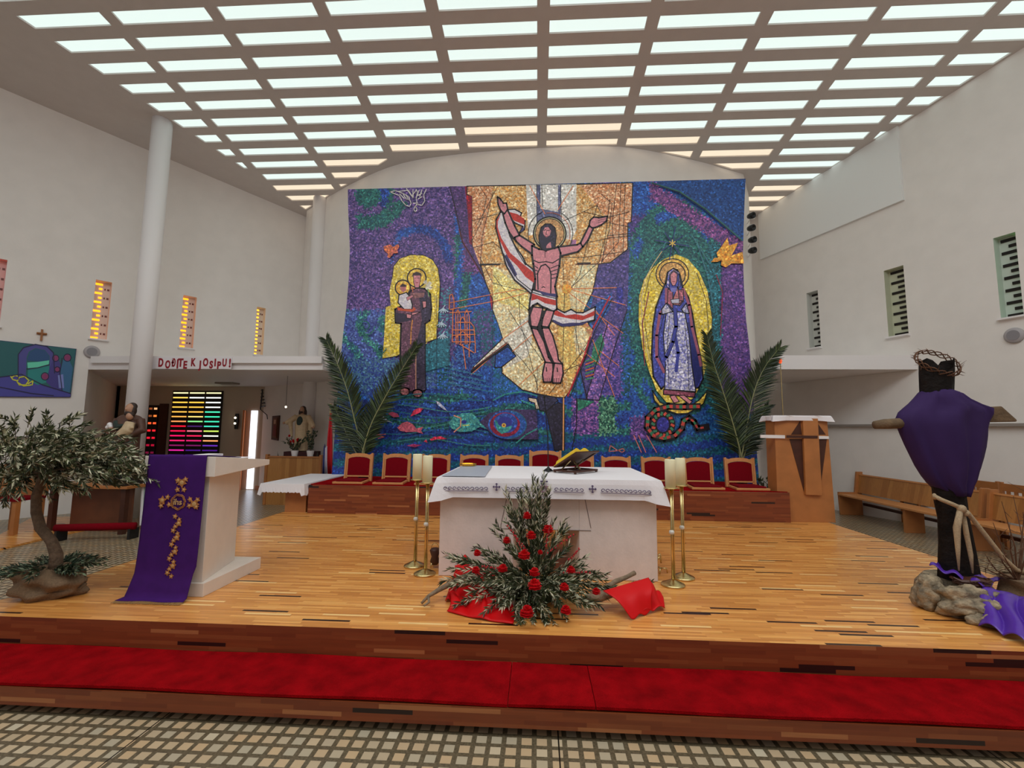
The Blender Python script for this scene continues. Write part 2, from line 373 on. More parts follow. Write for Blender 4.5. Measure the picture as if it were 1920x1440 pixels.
struct(obj('wall_back', mb, M_WALL, smooth=True))

# canopies over the side niches
cz0, cz1 = 2.57, 2.80
def canopyL():
    m = MB(); x0 = on(WL, YL)[0]-.02
    m.prism([(x0, YL), (-4.35, YL), (-4.2, 10.3), (-6.9, 12.75), (-12.45, 12.75)], cz0, cz0+.1, 'z')
    m.box(x0, -4.35, YL, YL+.12, cz0+.1, cz1)
    m.box(x0+.12, -4.35, YL-.07, YL+.02, cz1-.1, cz1+.04)
    return m
struct(obj('trim_1', canopyL(), M_TRIM))
yR = 9.3
m = MB(); m.prism([(4.6, yR), (on(WR, yR)[0]-.01, yR), (on(WR, 12)[0]-.01, 12), (5.3, 12), (4.95, 10.75), (4.6, 10.6)], cz0+.08, cz0+.36, 'z')
struct(obj('trim_2', m, M_TRIM))
# dado ledges
m = MB()
def ledge(mb, P, n, u0, u1, z, d=.05, h=.05):
    vs = [Vector(P(u, zz))-Vector((n[0], n[1], 0))*dd for u in (u0, u1) for zz, dd in ((z, 0), (z+h, 0), (z+h, d), (z, d))]
    mb.add(vs, [(0, 1, 2, 3), (4, 5, 6, 7), (0, 1, 5, 4), (1, 2, 6, 5), (2, 3, 7, 6), (3, 0, 4, 7)])
zl = uR(1700, 797)[1]
ledge(m, PR, nR, 1, uR(1545, 797)[0], zl-.03, .10, .05)
struct(obj('trim_3', m, mat('grey_ledge', (150, 140, 132), .7)))
m = MB(); ledge(m, PL, nL, 2, uL(90, 820)[0], uL(20, 823)[1], .10, .05)
struct(obj('trim_4', m, mat('grey_ledge', (150, 140, 132), .7)))
# raised panel high on the right wall, skylit brightness put into its colour
m = MB()
pts = [(1425, 483), (1697, 380)]
u1, zA = uR(1428, 483); u0, zB = uR(1697, 381); zp = (zA+zB)/2
vs = []
for u in (u0, u1):
    t = ceil_z(PRf(u)[1]); 
    for dd in (0, .06): b = Vector((nR[0], nR[1], 0))*(-dd); vs += [Vector(PR(u, zp))+b, Vector(PR(u, t))+b]
m.add(vs, [(0, 1, 3, 2), (4, 6, 7, 5), (2, 3, 7, 6), (0, 2, 6, 4)])
struct(obj('trim_5', m, mat('lit_tone_plaster', (238, 238, 236), .8)))

# left niche: back wall with coloured glazing
yN = 12.7
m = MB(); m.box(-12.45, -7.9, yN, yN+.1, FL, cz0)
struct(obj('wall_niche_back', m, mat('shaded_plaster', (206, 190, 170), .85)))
m = MB(); m.prism([(-7.9, yN), (-6.52, 11.93), (-6.45, 12.05), (-7.85, yN+.1)], FL, cz0, 'z')
struct(obj('wall_niche_right', m, M_WALL))
m = MB(); m.prism([(-7.95, yN-.03), (-6.55, 11.90), (-6.56, 11.88), (-7.97, yN-.06)], FL, FL+.12, 'z')
struct(obj('baseboard_niche', m, M_CABWOOD))

def glazing(name, x0, x1, z0, z1, cols, rows, colours, y=yN-.06):
    o = struct(obj(name, MB().box(x0, x1, y, y+.05, z0, z1), M_BLACK))
    w = (x1-x0)/cols; h = (z1-z0)/rows
    for r in range(rows):
        for c in range(cols):
            rgb = colours(r, c)
            if rgb is None: continue
            k = 'glass_%d_%d_%d' % rgb
            p = obj('pane', MB().box(x0+w*c+.03, x0+w*(c+1)-.03, y-.012, y+.01, z1-h*(r+.60), z1-h*(r+.34)), emis(k, rgb, 1.5), o)
    return o
def colA(r, c):
    T = [[(240, 230, 170)]*3, [(240, 200, 90), (235, 240, 235), (235, 240, 235)], [(240, 190, 70), (240, 190, 70), (235, 240, 235)], [(235, 180, 70), (235, 180, 70), (235, 240, 235)],
         [(230, 170, 70), (230, 170, 70), (70, 220, 170)], [(235, 160, 70), (230, 200, 110), (60, 215, 165)], [(235, 140, 80), (130, 220, 130), (60, 215, 165)], [(240, 20, 50), (60, 30, 90), (60, 200, 170)],
         [(240, 20, 70), (220, 110, 130), (190, 220, 90)], [(235, 20, 90), (220, 30, 80), (235, 235, 220)], [(225, 30, 100), (200, 30, 100), (235, 150, 90)], [(120, 20, 80), (100, 20, 80), (90, 40, 160)],
         [(200, 30, 140), (60, 20, 110), (60, 20, 110)], [(50, 15, 80), (50, 15, 90), (30, 20, 80)], [(190, 30, 140), (50, 15, 90), (30, 20, 80)], [(50, 15, 80), (50, 15, 90), (30, 20, 80)]]
    return T[min(r, 15)][c]
xg0 = aty(322, 800, yN)[0]; xg1 = aty(415, 800, yN)[0]; zg1 = aty(365, 733, yN)[2]
glazing('window_9', xg0, xg1, FL+.05, zg1, 3, 20, colA)
def colB(r, c): return [(220, 160, 110), (235, 120, 50), (230, 80, 40), (220, 30, 40), (200, 20, 40), (150, 10, 40), (90, 10, 40)][min(6, r)] if c == 1 or r > 1 else (120, 60, 30)
xr0 = aty(279, 800, yN)[0]; xr1 = aty(297, 800, yN)[0]
glazing('window_10', xr0, xr1, FL+.05, aty(290, 760, yN)[2], 2, 11, colB)
m = MB(); m.box(xr1+.02, xr1+.28, yN-.05, yN-.01, FL, aty(290, 757, yN)[2])
struct(obj('trim_6', m, M_WALNUT))
# open door with daylight behind
xd0, xd1, xd2 = aty(457, 800, yN)[0], aty(470, 800, yN)[0], aty(482, 800, yN)[0]; zd = aty(470, 770, yN)[2]
m = MB(); m.box(xd0, xd1, yN-.55, yN-.5, FL, zd)
d1 = struct(obj('door_1', MB().prism([(xd0, yN-.03), (xd1-.02, yN-.36), (xd1+.02, yN-.34), (xd0+.04, yN)], FL, zd, 'z'), mat('orange_door', (214, 120, 50), .45)))
struct(obj('window_11', MB().box(xd1, xd2, yN-.02, yN-.005, FL+.02, zd), emis('daylight', (235, 240, 255), 1.8)))
struct(obj('wall_far_left', MB().box(-16, -12.3, 12.7, 12.8, FL, cz0), M_WALL))

# ---- ceiling grid of deep beams with translucent panes
GA, GB, GX, GY = .2660*ZC, .0681*ZC, -1.3043*ZC, .9528*ZC
AW, AH, AD = .885*GA, .50*GB, .03
Lp = [atceil(*p) for p in ((0, 10), (575, 395))]
def clip(poly, a, b):        # keep the part to the left of a->b
    out = []; n = len(poly)
    def s(p): return (b[0]-a[0])*(p[1]-a[1])-(b[1]-a[1])*(p[0]-a[0])
    for i in range(n):
        p, q = poly[i], poly[(i+1) % n]; sp, sq = s(p), s(q)
        if sp >= 0: out.append(p)
        if (sp >= 0) != (sq >= 0): t = sp/(sp-sq); out.append((p[0]+(q[0]-p[0])*t, p[1]+(q[1]-p[1])*t))
    return out
apertures = []
for r in range(-28, 14):
    for c in range(-8, 12):
        x = GX+GA*c; y = GY+GB*r
        poly = [(x, y), (x+AW, y), (x+AW, y+AH), (x, y+AH)]
        a, b = (Lp[1][0], Lp[1][1]), (Lp[0][0], Lp[0][1])
        poly = clip(poly, a, b)
        if len(poly) < 3: continue
        # right wall
        p, q = on(WR, -7), on(WR, 12.9)
        poly = clip(poly, (p[0]-.06, p[1]), (q[0]-.06, q[1]))
        if len(poly) < 3: continue
        cx = sum(p[0] for p in poly)/len(poly)
        for i in range(1, len(ARC)-3):
            p, q = ARC[i], ARC[i+1]
            if len(poly) >= 3 and (p[0] <= x+AW and q[0] >= x): poly = clip(poly, (q[0], q[1]-.05), (p[0], p[1]-.05))
        if len(poly) < 3: continue
        ar = .5*abs(sum(poly[i][0]*poly[(i+1) % len(poly)][1]-poly[(i+1) % len(poly)][0]*poly[i][1] for i in range(len(poly))))
        if ar < .012 or min(p[1] for p in poly) < -6.5: continue
        apertures.append((r, c, poly))
out = [(-22, -7), (16, -7), (16, 13.2), (-22, 13.2)]
cv = [Vector(p) for p in out]; ce = [(0, 1), (1, 2), (2, 3), (3, 0)]
for _, _, poly in apertures:
    o = len(cv); cv += [Vector(p) for p in poly]; ce += [(o+i, o+(i+1) % len(poly)) for i in range(len(poly))]
V2, E2, F2, *_ = delaunay_2d_cdt(cv, ce, [], 0, 1e-5)
def inpoly(x, y, poly):
    c = False; n = len(poly); j = n-1
    for i in range(n):
        if (poly[i][1] > y) != (poly[j][1] > y) and x < (poly[j][0]-poly[i][0])*(y-poly[i][1])/(poly[j][1]-poly[i][1])+poly[i][0]: c = not c
        j = i
    return c
boxes = [(min(p[0] for p in q), max(p[0] for p in q), min(p[1] for p in q), max(p[1] for p in q), q) for _, _, q in apertures]
mb = MB(); keep = []
for f in F2:
    x = sum(V2[i][0] for i in f)/len(f); y = sum(V2[i][1] for i in f)/len(f)
    if any(b[0] < x < b[1] and b[2] < y < b[3] and inpoly(x, y, b[4]) for b in boxes): continue
    keep.append(f)
mb.add([(v[0], v[1], ceil_z(v[1])) for v in V2], keep)
for _, _, q in apertures:
    n = len(q); mb.add([(p[0], p[1], ceil_z(p[1])+d) for p in q for d in (0, AD)], [(2*i, 2*((i+1) % n), 2*((i+1) % n)+1, 2*i+1) for i in range(n)])
struct(obj('ceiling', mb, M_CEIL, recenter=False))
M_PANE = emis('translucent_pane', (208, 226, 222), SKY_COOL, (200, 210, 205)); M_PANEW = emis('translucent_pane_warm', (238, 222, 196), SKY_WARM, (210, 205, 190))
for k, (r, c, q) in enumerate(apertures):
    my = max(p[1] for p in q); cx = sum(p[0] for p in q)/len(q)
    near = min(math.dist((cx, my), a) for a in arc) < .62  # panes by the back wall: warm light falling there put into their glow
    z = [(p[0], p[1], ceil_z(p[1])+AD) for p in q]+[(p[0], p[1], ceil_z(p[1])+AD+.01) for p in q]; n = len(q)
    mm = MB(); mm.add(z, [list(range(n)), list(range(n, 2*n))]+[(i, (i+1) % n, n+(i+1) % n, n+i) for i in range(n)])
    struct(obj('window_%d' % (k+20), mm, M_PANEW if near else M_PANE))

# ---- columns
def column(x, y, d, label):
    zt = ceil_z(y)+.02
    o = obj('column', MB().lathe([(d/2, FL), (d/2, zt)], (x, y, 0), 40), M_TRIM, smooth=False)
    for p in o.data.polygons: p.use_smooth = len(p.vertices) == 4
    return tag(o, label, 'column', None)
column(-7.92, 8.57, .36, 'tall round white column standing in front of the niche canopy')
column(aty(594, 500, 11.4)[0], 11.4, .35, 'round white column behind the canopy, just left of the mosaic wall')

# ---- platform and steps
PX0, PX1 = -4.25, 4.55
o = tag(obj('sanctuary_platform', MB().prism([(PX0-.2, 3.3), (PX1+.3, 3.3), (PX1, 4.6), (PX1, 7.55), (PX1, 9.1), (PX0, 9.1), (PX0, 3.8)], FL, 0, 'z'), [M_FLOORWOOD, M_RISER]), 'large raised floor of oak strip parquet under the altar', 'platform')
me = o.data
for p in me.polygons: p.material_index = 0 if abs(p.normal.z) > .5 else 1
t = thing('lower_step', 'low wooden front step covered with a long red carpet', 'step', (0, 3.05, FL))
obj('step_tread', MB().box(-5.2, 5.6, 2.81, 3.298, -.31, -.205), M_RISER, t)
obj('step_base', MB().box(-5.2, 5.6, 3.0, 3.29, FL, -.31), M_DARK, t)  # recessed base coloured near black for the shadow gap under the step
xs1, xs2 = atz(955, 1290, -.2)[0], atz(1108, 1290, -.2)[0]
for a, b, l in ((-5.2, xs1, 'long red carpet runner on the left half of the step'), (xs1+.004, xs2, 'short red carpet piece between the two long runners'), (xs2+.004, 5.6, 'long red carpet runner on the right half of the step')):
    def fn(u, v, a=a, b=b): return (a+(b-a)*u, 2.815+.475*v, -.189+.004*math.sin(a*3+u*(b-a)*4+v*3))
    m = MB().grid(fn, 80, 8); 
    tag(obj('carpet_runner', m, M_CARPET, solid=.016), l, 'carpet')
# ---- bench podium for the chairs
BX0, BX1, BY0, BY1, BZ = -3.8, 3.94, 7.49, 8.96, .46
t = thing('chair_podium', 'long strip wood podium carrying the row of red chairs', 'podium', (0, 8.2, 0))
obj('podium_body', MB().prism([(BX0, BY0), (BX1, BY0), (BX1, BY0+.05), (3.72, BY0+.07), (3.72, BY1), (BX0, BY1)], 0, BZ, 'z'), M_RISER, t, bevel=.004)
obj('podium_carpet', MB().prism([(BX0+.02, BY0+.03), (BX1-.02, BY0+.02), (3.70, BY0+.07), (3.70, BY1-.12), (BX0+.02, BY1-.12)], BZ+.0002, BZ+.012, 'z'), M_CARPET, t)

# ================================================================== MOSAIC MURAL
MY = 9.0
class Mural:
    def __init__(s): s.v = []; s.f = []; s.A = []; s.B = []; s.k = 0
    def w(s, zx, zy, lay):
        p = aty(640+zx/2.4615, 320+zy/2.4615, MY-.002-lay*.00012); return tuple(p)
    def poly(s, A, B, pts, line=0):
        s.k += 1; o = len(s.v); s.v += [s.w(x, y, s.k) for x, y in pts]; s.f.append(list(range(o, o+len(pts)))); s.A.append(A); s.B.append(B or A)
        if line: s.line((20, 16, 22), line, list(pts)+[pts[0]])
        return s
    def line(s, A, wd, pts, B=None):
        s.k += 1
        for i in range(len(pts)-1):
            (x0, y0), (x1, y1) = pts[i], pts[i+1]; L = math.hypot(x1-x0, y1-y0)
            if L < .01: continue
            tx, ty = (x1-x0)/L, (y1-y0)/L; nx, ny = -ty*wd/2, tx*wd/2; ex, ey = tx*wd*.3, ty*wd*.3
            q = [(x0-ex+nx, y0-ey+ny), (x1+ex+nx, y1+ey+ny), (x1+ex-nx, y1+ey-ny), (x0-ex-nx, y0-ey-ny)]
            o = len(s.v); s.v += [s.w(x, y, s.k) for x, y in q]; s.f.append([o, o+1, o+2, o+3]); s.A.append(A); s.B.append(B or A)
        return s
    def circ(s, A, B, cx, cy, rx, ry=None, a0=0, a1=360, n=28):
        ry = ry or rx
        return s.poly(A, B, [(cx+rx*math.cos(math.radians(a0+(a1-a0)*i/n)), cy+ry*math.sin(math.radians(a0+(a1-a0)*i/n))) for i in range(n+(0 if a1-a0 == 360 else 1))])
    def arc(s, A, wd, cx, cy, rx, ry=None, a0=0, a1=360, n=28):
        ry = ry or rx
        return s.line(A, wd, [(cx+rx*math.cos(math.radians(a0+(a1-a0)*i/n)), cy+ry*math.sin(math.radians(a0+(a1-a0)*i/n))) for i in range(n+1)])
mu = Mural()
BK = (22, 17, 24)
PUR, PUR2 = (62, 52, 108), (112, 84, 144)
BLU, BLU2 = (28, 62, 138), (46, 96, 172)
DBL, DBL2 = (26, 42, 112), (40, 78, 160)
GRN, GRN2 = (22, 74, 84), (48, 116, 108)
TEA, TEA2 = (26, 88, 116), (46, 122, 140)
# --- ground layer: small tesserae fields whose tones change region by region
EDGE = np.array([(652, 355, 1398, 335), (653, 400, 1396, 380), (655, 440, 1394, 440), (656, 470, 1393, 480), (654, 520, 1395, 540), (650, 570, 1399, 600), (643, 630, 1405, 650), (636, 700, 1411, 720), (630, 780, 1416, 800), (625, 850, 1420, 860), (621, 902, 1424, 908)], float)
def region(x, y, rnd):
    """colour pair of the ground mosaic at zoom coordinates x,y"""
    j = 9; x += rnd.uniform(-j, j); y += rnd.uniform(-j, j)
    A, B = PUR, PUR2
    if x < 520:
        d = math.hypot((x-120), (y-110)); a = math.degrees(math.atan2(y-110, x-120))
        if d < 62: A, B = GRN, GRN2
        elif d < 95 and -70 < a < 40: A, B = DBL, DBL2
        elif 95 < d < 122 and -60 < a < 120: A, B = GRN, GRN2
        elif 140 < math.hypot(x-120, (y-90)*1.05) < 190 and 10 < a < 110: A, B = GRN, GRN2
        dd = math.hypot((x-350)/1.0, (y-400)/.95)
        if 118 < dd < 160 and y < 420 and x > 250-(y-300)*.3: A, B = (DBL, DBL2) if x > 330 else (BLU, BLU2)
        if y > 640 and x < 200:
            if math.sin(x*.06+3*math.sin(y*.02)) > .3: A, B = (38, 88, 110), (70, 140, 130)
            else: A, B = (58, 70, 138), (86, 110, 172)
        if y > 860: A, B = (44, 66, 136), (76, 118, 150)
        if 440 < x < 500 and y > 540: A, B = ((84, 58, 110), (70, 130, 150)) if y < 900 else (GRN, BLU2)
        if 385 < x < 440 and 790 < y < 930: A, B = (40, 88, 130), (58, 108, 150)
    elif x < 700:
        A, B = BLU, BLU2
        if x < 600 and y < 640 and math.sin(x*.09+y*.013) > -.1 and y > 290: A, B = GRN, GRN2
        if x > 560 and y < 470: A, B = (70, 50, 96), (110, 70, 130)
        if 640 < y < 900 and x > 600: A, B = (38, 90, 110), (84, 70, 130)
        if 760 < y < 1010 and x < 640: A, B = (34, 52, 122), (60, 104, 168)
    if 1330 <= x:
        A, B = BLU, BLU2
        if x < 1400 and 200 < y < 380: A, B = (60, 50, 110), (90, 70, 140)
        # pointed green vault around the mandorla
        e = math.hypot((x-1540)/220, (y-640)/420)
        if e < 1.22: A, B = GRN, GRN2
        if 1.0 < e < 1.12 and math.sin(math.atan2(y-640, x-1540)*14) > 0: A, B = BLU, BLU2
        yy = 60+(x-1430)*.62+((x-1430)/130.)**2*1.5
        if abs(y-yy-30) < 42 and x > 1420: A, B = (76, 52, 108), (138, 80, 140)
        if y < yy-18 and x > 1420: A, B = (24, 58, 116), (34, 76, 140)
        if x > 1745 and y > yy+40: A, B = (70, 50, 112), (112, 74, 140)
        if 1690 < x < 1750 and y > 330: A, B = GRN, TEA2
        if 1120 < y: A, B = (26, 70, 136), (44, 104, 160)
    if 700 <= x < 1330:
        A, B = TEA, BLU2
        if x > 1160: A, B = (62, 56, 128), (112, 84, 160)
        if x > 1290: A, B = GRN, BLU2
    if y > 1020+20*math.sin(x*.011) and x < 1330:
        w_ = math.sin(y*.055+1.5*math.sin(x*.009+.6)+x*.004)
        A, B = (GRN, GRN2) if w_ > .45 else ((BLU, BLU2) if w_ > -.35 else (DBL, DBL2))
    if 1060 < x < 1200 and y > 1050: A, B = (66, 54, 118), (142, 90, 160)
    if 1185 < x < 1265 and 1040 < y < 1220: A, B = (24, 76, 66), (96, 150, 120)
    if y > 1215: A, B = ((20, 72, 100), (30, 100, 120)) if math.sin(x*.01+y*.09) > 0 else ((28, 52, 128), (34, 70, 150))
    if 1330 < x < 1420 and 950 < y < 1240 and y > 1290-x*.12: A, B = (66, 52, 112), (120, 80, 150)
    return A, B
rnd = random.Random(3)
NX, NY = 260, 200
for j in range(NY):
    t0, t1 = j/NY, (j+1)/NY
    ys0, ys1 = [], []
    def edge(t):
        k = t*(len(EDGE)-1); i = min(int(k), len(EDGE)-2); return EDGE[i]*(1-(k-i))+EDGE[i+1]*(k-i)
    e0, e1 = edge(t0), edge(t1)
    if j == 0: mv0 = None
    for i in range(NX):
        def pt(e, s): return (e[0]+(e[2]-e[0])*s, e[1]+(e[3]-e[1])*s)
        q = [pt(e0, i/NX), pt(e0, (i+1)/NX), pt(e1, (i+1)/NX), pt(e1, i/NX)]
        zx, zy = (q[0][0]-640)*2.4615, (q[0][1]-320)*2.4615
        A, B = region(zx, zy, rnd)
        o = len(mu.v); mu.v += [tuple(aty(a, b, MY-.002)) for a, b in q]; mu.f.append([o, o+1, o+2, o+3]); mu.A.append(A); mu.B.append(B)
P, Ln, Ci, Ar = mu.poly, mu.line, mu.circ, mu.arc
# --- left margin of the gold field: blue, purple and red shards
P((64, 48, 96), (96, 66, 120), [(500, 72), (578, 72), (582, 115), (604, 345), (660, 440), (640, 470), (560, 330), (545, 280), (520, 180)])
P((150, 20, 36), (120, 24, 50), [(570, 72), (582, 75), (584, 112), (602, 118), (606, 345), (590, 335), (584, 200)])
Ln((120, 20, 34), 7, [(545, 270), (560, 330), (600, 395), (650, 480), (690, 560), (696, 640)]); Ln(BK, 4, [(500, 74), (530, 190), (548, 275), (560, 332), (602, 396), (652, 482), (694, 575), (700, 640)])
P((160, 24, 40), None, [(680, 530), (700, 580), (698, 640), (690, 620)])
# right margin shards
P((58, 54, 112), (92, 78, 140), [(1330, 370), (1320, 640), (1250, 840), (1200, 1010), (1130, 1060), (1100, 920), (1160, 740), (1150, 640), (1190, 430), (1240, 425), (1325, 360)])
P((84, 70, 140), (150, 104, 170), [(1220, 700), (1280, 720), (1250, 860), (1190, 1060), (1135, 1050)])
P((36, 100, 84), (60, 130, 100), [(1165, 800), (1200, 750), (1215, 800), (1180, 900), (1150, 880)])
P((30, 60, 130), (50, 92, 160), [(1170, 620), (1250, 560), (1240, 640), (1200, 700), (1165, 720)])
P((40, 40, 120), (60, 60, 150), [(1270, 540), (1300, 540), (1300, 620), (1270, 640)])
# gold field
GOLD, GOLD2, CREAM, CREAM2 = (196, 142, 78), (226, 190, 140), (214, 190, 140), (232, 216, 180)
OR_, OR2 = (188, 124, 82), (222, 178, 142)
gf = [(580, 72), (580, 110), (605, 118), (605, 345), (635, 395), (645, 440), (665, 515), (700, 600), (697, 640), (722, 700), (745, 775), (610, 905), (600, 932), (770, 798), (805, 855), (742, 905), (742, 935), (835, 1012), (905, 1030), (985, 1045), (1030, 1048), (1062, 1010), (1110, 895), (1130, 850), (1158, 745), (1138, 700), (1120, 640), (1160, 560), (1188, 430), (1240, 425), (1322, 362), (1322, 240), (1338, 235), (1345, 58)]
P(GOLD, GOLD2, gf, 5)
P(OR_, OR2, [(582, 74), (700, 72), (640, 440), (606, 345), (604, 118), (584, 110)])
P(OR_, OR2, [(1100, 66), (1342, 58), (1336, 235), (1320, 242), (1318, 362), (1240, 420), (1190, 425), (1250, 250)])
P(CREAM, CREAM2, [(700, 440), (850, 500), (880, 620), (880, 780), (960, 880), (900, 1020), (835, 1008), (745, 930), (748, 905), (808, 855), (770, 795), (620, 915), (612, 905), (748, 778), (722, 700), (700, 640), (705, 600)])
P((204, 196, 180), (226, 220, 206), [(748, 778), (870, 660), (880, 780), (860, 860), (745, 920), (808, 855), (772, 796), (620, 912), (612, 905)])
P((226, 196, 110), (236, 214, 150), [(700, 440), (860, 560), (870, 650), (700, 600)])
P((214, 170, 90), (230, 196, 120), [(1000, 560), (1100, 560), (1100, 860), (1050, 1000), (1030, 900), (1000, 820)])
P(CREAM, CREAM2, [(1100, 430), (1180, 430), (1155, 560), (1120, 640), (1060, 640), (1050, 560)])
P(CREAM, CREAM2, [(1080, 710), (1160, 740), (1120, 850), (1085, 850), (1070, 760)])
# white tower panel behind the head
P((206, 200, 192), (226, 222, 214), [(852, 66), (1085, 62), (1085, 275), (1062, 320), (905, 290), (862, 300)])
P((86, 90, 122), (104, 106, 138), [(903, 66), (920, 66), (918, 175), (1000, 190), (1000, 66), (1015, 66), (1012, 205), (1014, 250), (903, 250)])
P((214, 210, 204), (228, 224, 216), [(940, 66), (992, 66), (992, 180), (940, 168)])
Ln(BK, 3, [(925, 66), (930, 170)]); Ln(BK, 3, [(1012, 66), (1016, 240)]); Ln(BK, 3, [(902, 66), (902, 250)])
P((170, 110, 150), (160, 120, 160), [(1060, 320), (1085, 318), (1082, 350), (1058, 348)])
# lines over the gold
for a in ([(640, 75), (670, 120), (650, 230), (605, 320)], [(720, 75), (660, 190), (620, 260)], [(700, 100), (650, 300), (640, 470)], [(605, 230), (720, 200)], [(610, 355), (700, 330), (760, 380)], [(640, 430), (760, 430), (860, 400)],
          [(700, 480), (760, 560), (860, 640), (880, 700)], [(640, 400), (700, 520), (860, 560)], [(820, 560), (825, 700), (870, 860), (905, 1000)], [(745, 780), (840, 880), (900, 960), (905, 1020)],
          [(770, 640), (860, 780), (930, 880)], [(1010, 240), (1180, 160), (1200, 200)], [(1120, 190), (1230, 215), (1330, 190)], [(1200, 110), (1250, 150), (1235, 280), (1200, 430)], [(1270, 64), (1250, 240), (1260, 400)],
          [(1290, 64), (1280, 330), (1200, 420)], [(1230, 240), (1330, 260)], [(1225, 300), (1335, 290)], [(1100, 340), (1240, 310), (1330, 300)], [(1010, 400), (1120, 400), (1330, 370)], [(1240, 130), (1215, 330), (1205, 420)], [(1310, 64), (1300, 380)],
          [(1060, 540), (1190, 420), (1210, 330)], [(1180, 160), (1100, 480), (1050, 560)], [(1020, 380), (1030, 560), (1020, 1000)], [(1075, 700), (1100, 850), (1160, 750)], [(1010, 930), (1110, 890), (1135, 840)], [(960, 1030), (1060, 900), (1180, 760)]):
    Ln(BK, 2.4, a)
Ln(BK, 7, [(640, 434), (730, 432)]); Ln((90, 50, 40), 4, [(1080, 434), (1200, 430)]); Ln(BK, 6, [(1090, 428), (1150, 426)])
for a in ([(500, 610), (700, 570), (860, 540)], [(500, 640), (720, 600), (870, 560)], [(740, 780), (880, 680)], [(760, 860), (900, 740)], [(820, 990), (960, 860)], [(600, 940), (760, 800)], [(870, 70), (940, 200)], [(1000, 180), (1070, 70)],
          [(1050, 545), (1270, 540)], [(1050, 545), (1310, 620)], [(1040, 555), (1300, 750)], [(1170, 640), (1260, 760)], [(1100, 820), (1260, 950)], [(1160, 780), (1260, 1040)], [(1190, 830), (1280, 900)]):
    Ln((214, 124, 70), 3.2, a)
Ci((226, 140, 50), (240, 180, 80), 1040, 545, 22)
Ln((170, 30, 50), 7, [(1240, 580), (1160, 730), (1120, 860), (1045, 1040)]); Ln(BK, 4, [(1250, 590), (1170, 740), (1130, 860), (1055, 1045)])
Ln(BK, 4, [(1320, 640), (1250, 850), (1190, 1060), (1095, 1052)]); Ln(BK, 4, [(1100, 900), (1135, 1055)]); Ln(BK, 4, [(1230, 700), (1180, 880), (1130, 1050)])
for i in range(7): Ln((210, 96, 50) if i % 2 else (60, 140, 90), 5, [(1128, 880+i*14), (1165, 865+i*15)])
P((190, 160, 100), (200, 120, 100), [(1125, 695), (1160, 735), (1155, 770), (1130, 740)])
# nails, tool shapes lower centre
P((34, 66, 142), (46, 92, 168), [(712, 850), (768, 812), (806, 856), (735, 908), (708, 908)], 4)
Ln(BK, 8, [(600, 925), (770, 800)]); Ln((110, 40, 30), 4, [(606, 914), (766, 792)])
P((222, 196, 170), (230, 206, 180), [(862, 1048), (900, 1052), (915, 1100), (898, 1100), (892, 1072), (868, 1064)], 4)
P((40, 38, 60), (56, 54, 84), [(905, 1030), (985, 1045), (1000, 1060), (945, 1110), (915, 1105)], 4)
P((34, 30, 46), (44, 40, 62), [(945, 1110), (1000, 1070), (1030, 1080), (1030, 1290), (985, 1290)], 4)
Ln((216, 150, 90), 6, [(1026, 1050), (1024, 1290)]); Ln(BK, 2, [(1020, 1050), (1018, 1290)])
P((36, 104, 84), (50, 130, 100), [(1090, 1055), (1170, 1065), (1092, 1110)]); Ln(BK, 4, [(1088, 1050), (1085, 1180), (1065, 1290)])
# --- Risen figure
Ci(BK, None, 962, 290, 78, 80); Ci((232, 214, 160), None, 962, 290, 71, 73); Ci(BK, None, 962, 290, 69, 71); Ci((178, 132, 86), (200, 160, 110), 962, 290, 65, 67)
Ar(BK, 2.5, 968, 290, 100, 108, -60, 80); Ar((180, 90, 50), 2.5, 964, 290, 92, 96, -100, 110); Ar(BK, 3, 958, 290, 96, 104, 120, 250)
SK, SK2 = (196, 126, 136), (204, 134, 142)
WH, WH2 = (214, 208, 210), (196, 190, 200)
RD, RD2 = (176, 44, 36), (190, 56, 44)
NV = (52, 48, 100)
# ribbon from raised hand to hip
P(WH, WH2, [(735, 190), (715, 225), (713, 265), (728, 320), (742, 372), (762, 440), (800, 505), (850, 545), (878, 570), (892, 500), (885, 455), (852, 430), (835, 395), (800, 345), (775, 290), (758, 235), (760, 200)], 7)
P(RD, RD2, [(738, 195), (722, 235), (722, 262), (738, 310), (780, 380), (838, 430), (888, 470), (892, 520), (850, 490), (812, 440), (770, 400), (735, 330), (730, 320), (716, 262), (716, 230)])
P(NV, None, [(752, 395), (762, 385), (790, 435), (812, 480), (800, 490), (770, 440)]); Ln(BK, 4, [(742, 372), (780, 440), (812, 500), (880, 555)]); Ln(BK, 4, [(776, 300), (812, 372), (850, 436)])
P(WH, WH2, [(765, 180), (800, 178), (832, 195), (825, 212), (848, 232), (845, 272), (822, 288), (838, 258), (800, 240), (770, 205)], 6)
P(RD, RD2, [(772, 190), (812, 200), (845, 222), (846, 250), (800, 232), (775, 212)]); P(NV, None, [(826, 262), (842, 262), (842, 274), (824, 286), (836, 266)])
# ribbon to the right
P(WH, WH2, [(985, 618), (1000, 640), (1030, 655), (1060, 640), (1085, 655), (1115, 655), (1172, 628), (1168, 690), (1112, 702), (1060, 715), (1015, 716), (968, 690)], 7)
P(RD, RD2, [(988, 640), (1035, 668), (1080, 662), (1120, 670), (1170, 646), (1168, 668), (1112, 690), (1060, 684), (1000, 672), (980, 664)])
P(NV, None, [(975, 686), (1020, 706), (1060, 702), (1112, 702), (1150, 692), (1112, 712), (1060, 718), (1020, 720), (980, 700)])
